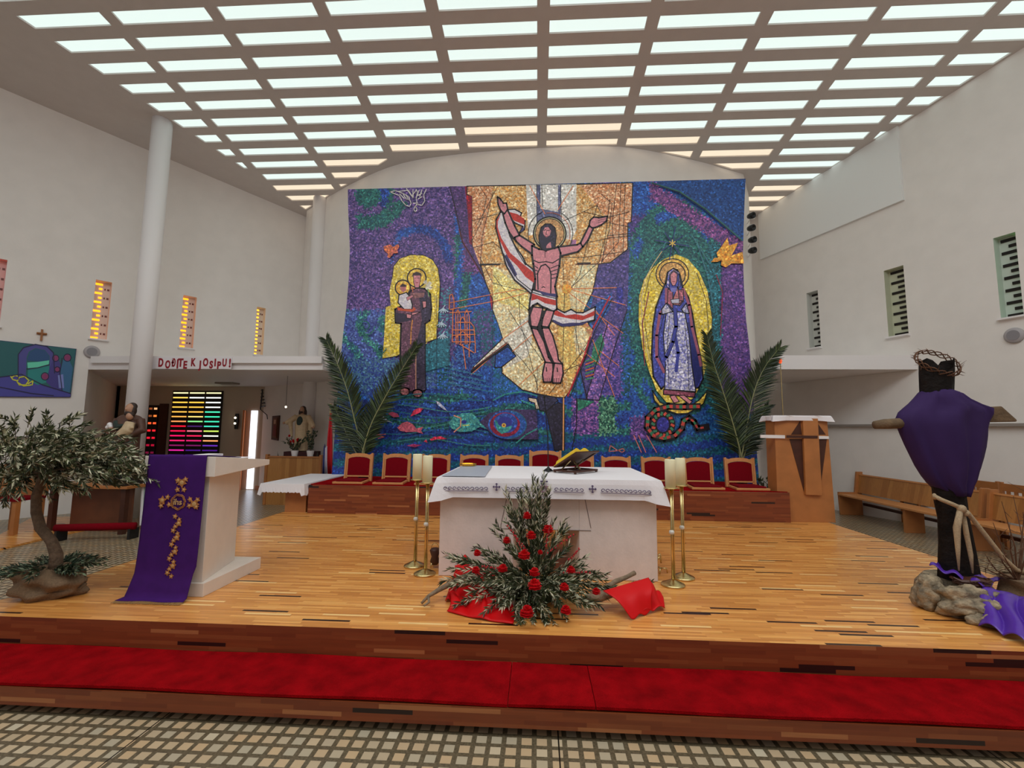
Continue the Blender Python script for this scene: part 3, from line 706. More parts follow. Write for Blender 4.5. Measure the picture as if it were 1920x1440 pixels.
# arms
P(SK, SK2, [(742, 185), (768, 182), (800, 255), (822, 296), (798, 316), (775, 285), (756, 240)], 8)
P(SK, SK2, [(800, 308), (822, 298), (890, 340), (884, 388), (832, 350), (806, 325)], 8)
P(SK, SK2, [(720, 120), (734, 130), (748, 150), (762, 150), (768, 178), (752, 200), (735, 182), (724, 155)], 7)
for i in range(3): Ln(BK, 2, [(726+i*6, 128+i*4), (736+i*7, 166)])
P(SK, SK2, [(1000, 352), (1088, 342), (1104, 334), (1118, 348), (1092, 374), (1005, 396)], 8)
P(SK, SK2, [(1104, 334), (1142, 256), (1164, 264), (1138, 322), (1114, 352)], 8)
P(SK, SK2, [(1144, 252), (1148, 230), (1164, 214), (1186, 216), (1228, 210), (1224, 232), (1200, 250), (1172, 262), (1156, 264)], 7)
for i in range(3): Ln(BK, 2, [(1184, 222+i*9), (1222, 214+i*8)])
# torso
P(SK, SK2, [(880, 346), (912, 362), (950, 366), (1002, 352), (1012, 380), (1006, 440), (996, 490), (986, 535), (996, 582), (960, 585), (892, 550), (895, 500), (886, 430), (880, 390)], 9)
Ln(BK, 5, [(884, 412), (910, 424), (945, 420), (975, 426), (1004, 408)]); Ln(BK, 6, [(908, 548), (905, 475), (922, 440), (942, 432), (960, 450), (968, 480), (966, 575)])
for i in range(4): Ln(BK, 4, [(966, 450+i*16), (1002-i*2, 436+i*19)]); 
for i in range(3): Ln(BK, 4, [(886+i, 436+i*20), (908, 450+i*14)])
Ln(BK, 4, [(925, 540), (932, 535), (940, 540)]); Ln(BK, 3, [(940, 375), (940, 400)])
# hips cloth
P(WH, WH2, [(882, 548), (925, 562), (992, 578), (994, 640), (978, 650), (950, 636), (928, 628), (905, 612), (884, 622), (866, 644), (872, 590)], 8)
P(RD, RD2, [(880, 566), (930, 584), (990, 598), (990, 622), (940, 612), (905, 592), (876, 600)]); P(NV, None, [(905, 552), (960, 566), (990, 568), (992, 584), (930, 574)]); Ln(BK, 4, [(878, 560), (930, 576), (992, 590)])
# legs
P(BK, None, [(866, 640), (980, 648), (960, 730), (1005, 870), (960, 890), (885, 760), (862, 700)])
P(SK, SK2, [(884, 628), (930, 634), (918, 690), (906, 722), (876, 718), (870, 668)], 7); P(SK, SK2, [(945, 642), (982, 648), (966, 700), (954, 722), (924, 718), (930, 680)], 7)
P(SK, SK2, [(878, 726), (906, 732), (936, 790), (956, 862), (976, 888), (946, 892), (914, 820), (888, 760)], 7); P(SK, SK2, [(926, 726), (958, 726), (976, 762), (996, 832), (1002, 872), (1020, 892), (982, 892), (956, 832), (936, 772)], 7)
P(SK, SK2, [(940, 884), (976, 888), (978, 930), (968, 976), (934, 976), (928, 940)], 7); P(SK, SK2, [(984, 888), (1020, 892), (1024, 935), (1012, 980), (976, 980), (976, 930)], 7)
for x in (940, 950, 960, 984, 994, 1004): Ln(BK, 2.4, [(x, 958), (x, 976)])
Ln(BK, 5, [(946, 908), (948, 926)]); Ln(BK, 5, [(996, 910), (998, 928)])
# head
P((44, 38, 60), (38, 32, 48), [(942, 246), (922, 262), (912, 300), (914, 335), (925, 362), (945, 372), (960, 352), (985, 360), (992, 300), (985, 262), (965, 246)], 5)
P(SK, SK2, [(940, 262), (930, 280), (934, 302), (948, 308), (962, 298), (968, 278), (955, 260)]); P(SK, SK2, [(946, 338), (966, 330), (970, 356), (946, 358)])
Ln(BK, 3, [(934, 276), (944, 272)]); Ln(BK, 3, [(950, 276), (962, 274)]); Ln(BK, 2.5, [(948, 276), (944, 294), (950, 294)]); Ln((130, 50, 60), 3, [(942, 303), (954, 302)])
P((40, 34, 56), None, [(918, 298), (932, 292), (944, 308), (964, 300), (962, 328), (944, 350), (924, 344)])
# --- left saint
YE, YE2 = (206, 178, 50), (220, 200, 110)
P(YE, YE2, [(190, 866), (198, 760), (205, 630), (228, 622), (222, 560), (234, 500), (242, 440), (270, 405), (320, 388), (380, 390), (420, 410), (446, 450), (456, 520), (450, 640), (440, 776), (400, 790), (380, 812), (330, 812), (270, 852)])
Ln(BK, 3, [(234, 500), (242, 440), (270, 405), (320, 388), (380, 390), (420, 410), (446, 450), (456, 520), (450, 640), (440, 776)])
P((38, 92, 110), (50, 120, 140), [(380, 812), (440, 776), (500, 770), (500, 900), (380, 930)]); Ln(BK, 4, [(250, 860), (330, 812), (400, 790), (440, 776)])
P((92, 60, 80), (112, 74, 92), [(318, 556), (345, 540), (385, 545), (410, 570), (416, 640), (408, 692), (386, 706), (386, 1015), (335, 1022), (275, 1016), (272, 820), (276, 706), (250, 702), (248, 640), (272, 628), (300, 600)], 8)
P((50, 42, 62), (62, 54, 78), [(356, 560), (392, 560), (410, 600), (412, 685), (384, 700), (386, 1012), (345, 1020), (345, 800), (372, 690)])
P((50, 42, 62), None, [(250, 655), (290, 660), (330, 690), (280, 700), (252, 700)])
P((130, 88, 90), (140, 96, 96), [(322, 566), (385, 562), (380, 584), (335, 588)])
Ci(BK, None, 348, 495, 46); Ci((214, 170, 60), (224, 190, 90), 348, 495, 40)
P(SK, SK2, [(332, 480), (366, 480), (364, 515), (358, 540), (340, 540), (334, 515)], 3); P((60, 44, 46), None, [(326, 492), (330, 474), (348, 466), (368, 474), (372, 492), (366, 484), (332, 484)]); Ln(BK, 2, [(338, 496), (345, 495)]); Ln(BK, 2, [(352, 495), (360, 496)]); Ln((150, 40, 50), 3, [(344, 517), (354, 517)])
Ci(BK, None, 284, 540, 38); Ci((224, 160, 50), (230, 190, 90), 284, 540, 32); P((176, 108, 112), None, [(272, 528), (298, 526), (300, 552), (286, 562), (272, 550)]); P((52, 36, 40), None, [(268, 534), (284, 520), (302, 532), (296, 536), (274, 536)])
P(WH, WH2, [(266, 574), (300, 562), (318, 585), (328, 620), (325, 640), (290, 640), (262, 610)], 5); P(SK, None, [(300, 585), (330, 572), (332, 582), (305, 600)], 2); P((190, 80, 50), None, [(256, 628), (285, 638), (330, 640), (332, 628), (345, 640), (330, 652), (262, 645)])
P(SK, SK2, [(372, 602), (392, 602), (392, 630), (378, 636)], 4); P(SK, SK2, [(325, 655), (365, 652), (345, 662), (325, 668)], 3); P(SK, SK2, [(300, 660), (325, 665), (320, 682), (302, 680)], 3)
for k, a in enumerate(((388, 515), (400, 530), (408, 520), (396, 540), (410, 540))): Ci((214, 210, 190), (190, 180, 160), a[0], a[1], 9)
Ln((90, 150, 90), 4, [(398, 545), (405, 580)]); Ln((196, 130, 60), 5, [(328, 690), (322, 740), (320, 800)]); Ln((196, 150, 120), 4, [(344, 830), (344, 1010)])
for a in ((292, 1020), (352, 1028)): Ci((150, 92, 96), (130, 76, 80), a[0], a[1], 20, 15); Ar(BK, 4, a[0], a[1], 22, 17); Ar(BK, 5, a[0], a[1]-8, 22, 10, 180, 360)
Ln((196, 110, 80), 4, [(328, 535), (330, 560)]); Ln((196, 110, 80), 4, [(322, 543), (338, 543)])
# --- church drawn in orange line
OL = (212, 118, 62)
for a in ([(498, 640), (500, 575), (512, 570), (520, 600), (520, 640), (498, 640)], [(515, 640), (512, 790)], [(530, 800), (528, 660), (538, 640), (548, 665), (552, 800)], [(572, 800), (570, 660), (580, 640), (590, 670), (594, 800)], [(545, 700), (560, 672), (575, 700)],
          [(512, 790), (618, 790)], [(512, 760), (618, 755)], [(515, 735), (612, 735)], [(595, 700), (612, 720), (618, 800), (618, 840)], [(500, 655), (600, 650)], [(560, 800), (575, 915)], [(590, 800), (590, 860)], [(530, 700), (590, 700)], [(530, 770), (560, 740), (590, 770)], [(538, 660), (538, 800)], [(545, 800), (612, 840)], [(580, 665), (580, 800)]):
    Ln(OL, 4, a)
for cx, cy in ((470, 635), (462, 700), (468, 755)):
    for k in range(5): Ln((170, 190, 204), 5, [(cx, cy), (cx-22+11*k, cy+22-3*abs(k-2))]); Ln((170, 190, 204), 4, [(cx, cy), (cx+8, cy-14)])
# --- white dove top left, orange birds
DW = (196, 190, 186)
for a in ([(225, 98), (250, 92), (285, 105), (310, 120), (322, 150), (315, 165), (298, 160), (280, 140), (268, 115), (225, 98)], [(262, 96), (310, 90), (332, 128), (330, 88)], [(392, 86), (380, 112), (385, 140), (372, 160), (352, 156), (345, 130), (352, 100), (345, 86)], [(300, 82), (325, 118), (345, 90)], [(332, 150), (350, 150), (342, 165), (350, 178), (342, 190), (334, 178), (340, 165)],
          [(270, 108), (290, 128)], [(285, 108), (300, 132)], [(300, 112), (308, 134)], [(355, 130), (372, 120)], [(352, 115), (372, 105)], [(358, 90), (352, 110)], [(372, 88), (362, 120)]):
    Ln(DW, 4, a)
P((206, 110, 62), (180, 90, 80), [(195, 350), (225, 340), (240, 352), (262, 338), (268, 350), (258, 366), (262, 380), (240, 382), (225, 402), (212, 400), (215, 382), (198, 370)])
P((214, 138, 44), (226, 168, 70), [(1706, 422), (1722, 402), (1738, 402), (1732, 380), (1758, 345), (1782, 308), (1790, 345), (1832, 332), (1812, 372), (1800, 392), (1852, 374), (1858, 428), (1800, 428), (1776, 446), (1752, 436), (1756, 412), (1738, 420)])
# --- mandorla and Mary
P(YE, YE2, [(1545, 386), (1600, 408), (1652, 468), (1692, 560), (1712, 680), (1706, 790), (1690, 880), (1664, 980), (1622, 1052), (1570, 1078), (1500, 1068), (1455, 1015), (1420, 925), (1390, 820), (1372, 690), (1374, 580), (1398, 500), (1440, 445), (1490, 408)])
Ln((190, 170, 130), 4, [(1480, 372), (1440, 430), (1402, 500), (1384, 590), (1388, 720), (1418, 860), (1450, 960), (1500, 1040)]); Ln(BK, 2.5, [(1490, 378), (1425, 480), (1398, 590), (1402, 720), (1425, 860), (1470, 990)])
Ln(BK, 3, [(1692, 560), (1712, 680), (1706, 790)]); Ln(BK, 3, [(1640, 470), (1684, 600), (1694, 720), (1680, 860)])
P((206, 170, 60), (216, 190, 90), [(1436, 1015), (1470, 1068), (1530, 1098), (1590, 1100), (1650, 1060), (1690, 1015), (1672, 1075), (1600, 1120), (1550, 1122), (1480, 1098), (1445, 1060)], 5)
Ci(BK, None, 1528, 478, 78, 74); Ci((206, 160, 70), (220, 180, 90), 1528, 478, 73, 69); Ci(BK, None, 1528, 480, 62, 60); Ci((190, 142, 80), (200, 156, 96), 1528, 480, 57, 55)
CB, CB2 = (56, 62, 148), (74, 84, 170)
P(CB, CB2, [(1532, 452), (1506, 470), (1496, 520), (1478, 560), (1452, 630), (1438, 720), (1432, 850), (1440, 950), (1476, 1008), (1500, 985), (1600, 1005), (1650, 1002), (1670, 960), (1662, 880), (1636, 760), (1620, 660), (1602, 585), (1576, 540), (1562, 480), (1550, 458)], 8)
P((40, 44, 110), None, [(1590, 700), (1620, 700), (1664, 900), (1660, 960), (1640, 1000), (1600, 1000)])
PK, PK2 = (150, 82, 104), (170, 100, 112)
Ln(PK, 13, [(1500, 545), (1500, 620), (1470, 660), (1455, 760), (1455, 860), (1490, 930)]); Ln(PK, 12, [(1578, 545), (1605, 620), (1618, 720), (1650, 850), (1660, 900)])
Ln(BK, 3, [(1490, 660), (1464, 760), (1464, 850), (1498, 930)])
P((196, 194, 214), (128, 128, 186), [(1500, 655), (1540, 650), (1585, 655), (1605, 760), (1618, 900), (1636, 1020), (1560, 1014), (1492, 1010), (1496, 900), (1486, 760)], 5)
P((190, 186, 200), (150, 150, 190), [(1478, 640), (1500, 612), (1530, 650), (1480, 664)], 5); P((190, 186, 200), (150, 150, 190), [(1570, 640), (1592, 612), (1606, 660), (1580, 655)], 5)
P(PK, PK2, [(1508, 545), (1530, 560), (1530, 640), (1505, 610)], 4); P(PK, PK2, [(1540, 550), (1578, 550), (1580, 600), (1560, 625), (1545, 590)], 4)
P((176, 104, 110), (186, 120, 120), [(1528, 600), (1552, 535), (1560, 600), (1575, 600), (1556, 620), (1532, 618)], 4); P((180, 180, 200), None, [(1520, 595), (1560, 590), (1560, 612), (1525, 612)], 3)
Ln(CB, 15, [(1540, 640), (1545, 720), (1530, 790), (1500, 860), (1485, 880)]); Ln(CB, 15, [(1540, 760), (1555, 840), (1545, 925)]); Ln(BK, 3, [(1549, 640), (1553, 720), (1538, 790), (1508, 862)]); Ln(BK, 3, [(1532, 640), (1537, 720), (1522, 780), (1492, 852)])
Ln(BK, 2.5, [(1515, 670), (1505, 800), (1512, 1000)]); Ln(BK, 2.5, [(1585, 700), (1600, 860), (1604, 1010)])
P(PK, (130, 60, 80), [(1488, 1010), (1560, 1016), (1634, 1024), (1630, 1046), (1560, 1038), (1486, 1032)], 5)
P(SK, SK2, [(1516, 1040), (1540, 1036), (1560, 1066), (1535, 1072)], 4); P(SK, SK2, [(1556, 1038), (1582, 1036), (1620, 1066), (1606, 1078)], 4)
P((176, 160, 190), (80, 84, 160), [(1500, 530), (1508, 470), (1530, 452), (1560, 470), (1566, 530), (1555, 545), (1560, 480), (1534, 462), (1515, 480), (1514, 545)], 3)
P(SK, SK2, [(1518, 478), (1534, 464), (1550, 478), (1548, 512), (1540, 530), (1528, 530), (1520, 512)], 3); P((60, 50, 70), None, [(1514, 490), (1520, 468), (1534, 458), (1550, 468), (1554, 490), (1546, 476), (1534, 466), (1522, 478)])
Ln(BK, 2, [(1523, 490), (1531, 490)]); Ln(BK, 2, [(1538, 490), (1546, 490)]); Ln((150, 40, 50), 3, [(1529, 512), (1539, 512)]); P((110, 110, 180), None, [(1520, 540), (1550, 540), (1545, 560), (1522, 560)])
for k in range(8):
    a = math.radians(k*45+10); L = 60 if k % 2 else 78
    Ln((40, 44, 112), 4.5, [(1528, 335), (1528+L*math.cos(a), 335+L*math.sin(a))])
for k in range(6): a = math.radians(k*60+30); Ln((216, 184, 80), 4, [(1528, 335), (1528+15*math.cos(a), 335+15*math.sin(a))])
Ln(BK, 3, [(1530, 350), (1532, 405)]); Ln((40, 100, 90), 5, [(1430, 55), (1560, 95), (1680, 175), (1850, 320)]); Ln(BK, 3, [(1434, 58), (1560, 100), (1680, 180), (1848, 325)])
for a in ([(1420, 560), (1390, 700), (1400, 900)], [(1730, 480), (1760, 560), (1750, 760)]): Ln((130, 30, 60), 4, a)
for a in ([(1640, 330), (1690, 480), (1720, 640)], [(1400, 450), (1450, 380), (1500, 330)], [(1620, 300), (1700, 430)]): Ln((66, 120, 140), 3, a)
# --- snake
sn = [(1650, 1088), (1585, 1090), (1510, 1088), (1450, 1105), (1415, 1140), (1412, 1185), (1440, 1222), (1490, 1235), (1540, 1222), (1572, 1190), (1580, 1155), (1605, 1140), (1628, 1160), (1645, 1190), (1690, 1182)]
Ln(BK, 30, sn); Ci(BK, None, 1484, 1172, 58, 62); Ci((46, 44, 130), (60, 60, 150), 1484, 1172, 28, 34)
def seg(pts, step):
    out = []
    for i in range(len(pts)-1):
        L = math.dist(pts[i], pts[i+1]); n = max(1, int(L/step))
        for k in range(n): out.append((pts[i][0]+(pts[i+1][0]-pts[i][0])*k/n, pts[i][1]+(pts[i+1][1]-pts[i][1])*k/n))
    return out
sp = seg(sn, 14)
for i in range(len(sp)-1): Ln([(196, 70, 60), (50, 116, 84), (180, 60, 56), (60, 60, 60)][i % 4], 15 if i < len(sp)-8 else 9, [sp[i], ((sp[i][0]*.35+sp[i+1][0]*.65), (sp[i][1]*.35+sp[i+1][1]*.65))])
for k in range(18):
    a = math.radians(k*20); Ln([(200, 76, 62), (56, 120, 90)][k % 2], 11, [(1484+40*math.cos(a), 1172+46*math.sin(a)), (1484+50*math.cos(a+.1), 1172+55*math.sin(a+.1))])
# --- sea creatures, waves, eye spiral
for k in range(9):
    yb = 1045+k*26; c = [(38, 110, 120), (40, 70, 150), (60, 130, 120)][k % 3]
    Ln(c, 4, [(x, yb+16*math.sin(x*.012+k*.8)) for x in range(200+30*(k % 3), 700, 25)])
for k in range(4): Ln((46, 120, 140), 4, [(440+18*k+x, 900+k*26+ .22*x) for x in range(0, 220, 30)])
P((188, 84, 104), (200, 96, 114), [(258, 1185), (280, 1165), (305, 1158), (330, 1170), (345, 1190), (378, 1182), (368, 1200), (378, 1215), (345, 1205), (300, 1206), (270, 1200)])
P((190, 36, 70), (210, 60, 90), [(318, 1135), (335, 1105), (358, 1095), (378, 1098), (365, 1115), (345, 1124)]); P((170, 70, 100), None, [(216, 1122), (235, 1112), (260, 1122), (268, 1136), (240, 1138)])
P((196, 36, 60), (206, 50, 80), [(408, 1240), (430, 1228), (460, 1226), (488, 1238), (470, 1240), (440, 1240), (415, 1246)])
P((160, 40, 90), (180, 60, 110), [(300, 1270), (330, 1262), (372, 1266), (340, 1276)]); P((196, 50, 70), None, [(380, 1250), (392, 1240), (398, 1256)])
P((180, 184, 190), (150, 160, 180), [(174, 1122), (190, 1130), (215, 1152), (238, 1164), (205, 1156), (180, 1140)]); P((180, 180, 200), (150, 160, 190), [(436, 1062), (452, 1068), (476, 1092), (490, 1110), (470, 1100), (446, 1082)])
P((46, 124, 136), (80, 160, 150), [(495, 1165), (520, 1135), (560, 1118), (600, 1118), (628, 1140), (640, 1160), (690, 1140), (670, 1170), (690, 1200), (640, 1182), (600, 1204), (545, 1206), (510, 1190)]); Ln((210, 140, 110), 5, [(520, 1130), (552, 1142), (550, 1180), (520, 1206)]); Ci((40, 50, 130), None, 566, 1160, 12, 9); Ln((200, 200, 80), 4, [(560, 1176), (590, 1174)])
P((56, 44, 80), (70, 56, 100), [(640, 1160), (680, 1120), (760, 1100), (900, 1104), (910, 1240), (760, 1240), (700, 1220)])
Ci((38, 76, 150), (50, 96, 170), 765, 1172, 88, 66); Ci((150, 30, 50), (130, 30, 60), 755, 1172, 70, 56); Ci((40, 70, 150), (60, 90, 170), 758, 1165, 56, 46); P((52, 140, 140), (70, 160, 150), [(706, 1150), (722, 1160), (745, 1170), (770, 1175), (790, 1180), (770, 1205), (740, 1215), (720, 1200)]); Ci((50, 54, 140), None, 755, 1160, 34, 24); Ci((214, 180, 70), None, 750, 1175, 10); Ci((150, 30, 40), None, 750, 1175, 4)
Ar((54, 120, 150), 4, 770, 1172, 84, 64, -80, 90); Ln((50, 140, 130), 6, [(810, 1255), (850, 1220), (905, 1190)]); Ln((50, 140, 130), 5, [(700, 1060), (760, 1030), (840, 1020), (905, 1040)]); Ln((60, 150, 130), 5, [(830, 1060), (890, 1085)])
for a in ([(1235, 1296), (1242, 1268), (1275, 1292), (1300, 1282), (1308, 1292), (1296, 1300), (1280, 1292), (1235, 1296)], [(1350, 1222), (1385, 1300)], [(1410, 1222), (1455, 1300)], [(1372, 1222), (1405, 1300)], [(150, 1235), (165, 1220), (205, 1216)], [(165, 1225), (200, 1228), (170, 1236)]): Ln((200, 110, 96), 4, a)
for cx, cy, r0 in ((110, 720, 44), (180, 820, 26)):
    Ln((52, 120, 110), 5, [(cx+(r0*(1-k/26))*math.cos(k*.42), cy+(r0*(1-k/26))*math.sin(k*.42)) for k in range(24)])
for xx in (440, 495, 698, 905, 1084): Ln((34, 40, 70), 1.6, [(xx, 560 if xx != 905 else 900), (xx, 1290)])
def mural_mat():
    m = bpy.data.materials.new('glass_mosaic'); m.use_nodes = True; nt = m.node_tree; b = nt.nodes['Principled BSDF']; b.inputs['Roughness'].default_value = .45
    a = nt.nodes.new('ShaderNodeAttribute'); a.attribute_name = 'tessera_a'; c = nt.nodes.new('ShaderNodeAttribute'); c.attribute_name = 'tessera_b'
    g = nt.nodes.new('ShaderNodeTexCoord')
    nz = nt.nodes.new('ShaderNodeTexNoise'); nz.inputs['Scale'].default_value = 3; nt.links.new(g.outputs['Object'], nz.inputs['Vector'])
    mp = nt.nodes.new('ShaderNodeMapping'); mp.inputs['Scale'].default_value = (1, 0, 1); nt.links.new(g.outputs['Object'], mp.inputs[0])
    v = nt.nodes.new('ShaderNodeTexVoronoi'); v.inputs['Scale'].default_value = 34; nt.links.new(mp.outputs[0], v.inputs['Vector'])
    s = nt.nodes.new('ShaderNodeSeparateColor'); nt.links.new(v.outputs['Color'], s.inputs[0])
    mx = nt.nodes.new('ShaderNodeMix'); mx.data_type = 'RGBA'; nt.links.new(M_(nt, 'GREATER_THAN', s.outputs[0], .55), mx.inputs[0]); nt.links.new(a.outputs['Color'], mx.inputs[6]); nt.links.new(c.outputs['Color'], mx.inputs[7])
    sc = nt.nodes.new('ShaderNodeVectorMath'); sc.operation = 'SCALE'; nt.links.new(mx.outputs[2], sc.inputs[0])
    # some much lighter tesserae, some darker, and grout between them
    lt = M_(nt, 'MULTIPLY', M_(nt, 'GREATER_THAN', s.outputs[1], .9), .55)
    k = M_(nt, 'ADD', M_(nt, 'ADD', M_(nt, 'MULTIPLY', s.outputs[1], .7), .62), lt)
    k = M_(nt, 'ADD', M_(nt, 'MULTIPLY', M_(nt, 'SUBTRACT', k, 1.0), a.outputs['Alpha']), 1.0)     # figures are laid in calmer, even tesserae
    nt.links.new(k, sc.inputs['Scale']); nt.links.new(sc.outputs[0], b.inputs['Base Color'])
    return m
MUG = 1.4
t = thing('mosaic_mural', 'huge blue and gold mosaic of a risen man between two saints on the back wall', 'mosaic', (0, MY+.05, .4))
me = bpy.data.meshes.new('mosaic_face')
L0 = Vector(t.location)
me.from_pydata([tuple(Vector(v)-L0) for v in mu.v], [], mu.f); me.update(); me.materials.append(mural_mat())
for nm, src in (('tessera_a', mu.A), ('tessera_b', mu.B)):
    at = me.color_attributes.new(nm, 'FLOAT_COLOR', 'CORNER')
    arr = []
    for f, c, ca, cb_ in zip(mu.f, src, mu.A, mu.B): l = [min(1, x*MUG) for x in lin(c)]+[.3 if (ca == cb_ or ca in (SK, WH, RD, BK)) else 1]; arr += l*len(f)
    at.data.foreach_set('color', arr)
o = bpy.data.objects.new('mosaic_face', me); COL.objects.link(o); o.parent = t
m = MB(); poly = [(aty(e[0], e[1], MY)[0], aty(e[0], e[1], MY)[2]) for e in EDGE]+[(aty(e[2], e[3], MY)[0], aty(e[2], e[3], MY)[2]) for e in EDGE[::-1]]
m.prism(poly, MY, MY+.12, 'y'); obj('backing_slab', m, M_TRIM, t)

#@@OBJECTS@@
# ================================================================== CHAIRS
def make_chair(label, W=.50, Hh=.49):
    t = thing('sanctuary_chair', label, 'chair', (0, 0, 0), 'red upholstered chairs on the podium')
    y0, y1 = -.24, .24
    m = MB()
    m.prism([(-W/2-.01, y0), (W/2+.01, y0), (W/2-.03, y1-.03), (-W/2+.03, y1-.03)], 0, .035, 'z'); obj('seat_frame', m, M_CHAIR, t, bevel=.006)
    m = MB(); m.prism([(-W/2+.03, y0+.03), (W/2-.03, y0+.03), (W/2-.06, y1-.06), (-W/2+.06, y1-.06)], .036, .06, 'z'); obj('seat_cushion', m, M_VELVET, t, bevel=.01)
    T = tr(0, y1-.03, .0) @ rot('X', math.radians(-6))
    for s in (-1, 1):
        m = MB(); m.box(s*W/2-.03 if s > 0 else -W/2-.0, s*W/2+.0 if s > 0 else -W/2+.03, -.03, .03, 0, Hh, T=T)
        m.box(s*W/2-.055 if s > 0 else -W/2+.03, s*W/2-.03 if s > 0 else -W/2+.055, -.015, .02, .04, Hh-.02, T=T); obj('back_post', m, M_CHAIR, t, bevel=.004)
    top = [(-W/2+.03, Hh-.012), (-W/2+.08, Hh-.03)]+[((W/2-.10)*math.sin(a), Hh-.025+.022*math.cos(a)) for a in [math.radians(x) for x in range(-80, 81, 16)]]+[(W/2-.08, Hh-.03), (W/2-.03, Hh-.012)]
    bot = [(W/2-.03, Hh-.11)]+[((W/2-.05)*math.sin(a), Hh-.12+.055*math.cos(a)) for a in [math.radians(x) for x in range(86, -87, -12)]]+[(-W/2+.03, Hh-.11)]
    m = MB()
    tp = top; bt = bot[::-1]
    # rail as strip between the wavy top and the arched lower edge
    n = 24
    def samp(L, s):
        xs = [p[0] for p in L]; x = xs[0]+(xs[-1]-xs[0])*s
        for i in range(len(L)-1):
            if L[i][0] <= x <= L[i+1][0]+1e-9: k = (x-L[i][0])/max(1e-6, L[i+1][0]-L[i][0]); return (x, L[i][1]+(L[i+1][1]-L[i][1])*k)
        return L[-1]
    for i in range(n):
        a, b, c, d = samp(tp, i/n), samp(tp, (i+1)/n), samp(bt, (i+1)/n), samp(bt, i/n)
        vs = [T @ Vector((p[0], y, p[1])) for y in (-.02, .02) for p in (a, b, c, d)]
        m.add(vs, [(0, 1, 2, 3), (4, 5, 6, 7), (0, 1, 5, 4), (2, 3, 7, 6)])
    obj('top_rail', m, M_CHAIR, t)
    m = MB(); m.box(-W/2+.03, W/2-.03, -.015, .015, .075, .10, T=T); obj('lower_rail', m, M_CHAIR, t)
    m = MB(); m.prism([(-W/2+.055, .10), (W/2-.055, .10)]+[((W/2-.052)*math.sin(a), Hh-.125+.055*math.cos(a)) for a in [math.radians(x) for x in range(86, -87, -12)]], -.018, .012, 'y', T=T)
    obj('back_pad', m, M_VELVET, t, bevel=.008)
    return t
spx = [(645, 700), (717, 770), (793, 842), (863, 915), (928, 982), (993, 1052), (1058, 1115), (1128, 1183), (1203, 1258), (1280, 1338), (1357, 1418)]
clab = ['red chair at the far left end of the podium', 'second red chair from the left end of the podium', 'red chair directly behind the pair of left candles', 'red chair behind the gold tray on the altar', 'red chair just left of the tallest central chair',
        'tallest central red chair, behind the microphone', 'red chair mostly hidden behind the open book', 'red chair right behind the altar, right of the open book', 'red chair behind the pair of right candles', 'second red chair from the right end of the podium', 'red chair at the far right end of the podium']
c0 = make_chair(clab[0]); cbig = None
for i, (a, b) in enumerate(spx):
    x = aty((a+b)/2, 850, 8.0)[0]
    if i == 0: c = c0
    elif i == 5: c = make_chair(clab[i], .56, .575)
    else: c = copy_tree(c0); c['label'] = clab[i]
    c.location = (x, 7.80, BZ+.0135)

# ================================================================== ALTAR
AX0, AX1, AY0, AY1, AH_ = -.95, 1.13, 4.49, 5.85, .935
t = thing('stone_altar', 'massive pale stone altar with an opening through its lower middle', 'altar', ((AX0+AX1)/2, 5.17, 0))
xa, xb = aty(962, 1000, AY0)[0], aty(1086, 1000, AY0)[0]; za = aty(1030, 993, AY0)[2]
m = MB(); m.prism([(AX0, AY0), (xa, AY0), (xa+.10, AY0+.5), (xa+.02, AY1), (AX0, AY1)], 0, AH_, 'z'); obj('side_block', m, M_STONE, t, bevel=.008)
m = MB(); m.prism([(AX1, AY0), (AX1, AY1), (xb-.02, AY1), (xb-.10, AY0+.5), (xb, AY0)], 0, AH_, 'z'); obj('side_block', m, M_STONE, t, bevel=.008)
m = MB(); m.box(xa+.0005, xb-.0005, AY0+.004, AY1, za, AH_); obj('lintel', m, M_STONE, t)
m = MB()
gl = [aty(951, 930, AY0), aty(939, 985, AY0), aty(939, 991, AY0), aty(1108, 995, AY0), aty(1108, 990, AY0), aty(1096, 932, AY0)]
gz = [(p[0], AY0-.001, p[2]) for p in gl]
m.tube(gz[:2], .0035, 6); m.tube([gz[4], gz[5]], .0035, 6); m.tube([gz[2], gz[3]], .0035, 6)
obj('incised_line', m, mat('grey_groove', (120, 104, 98), .9), t)
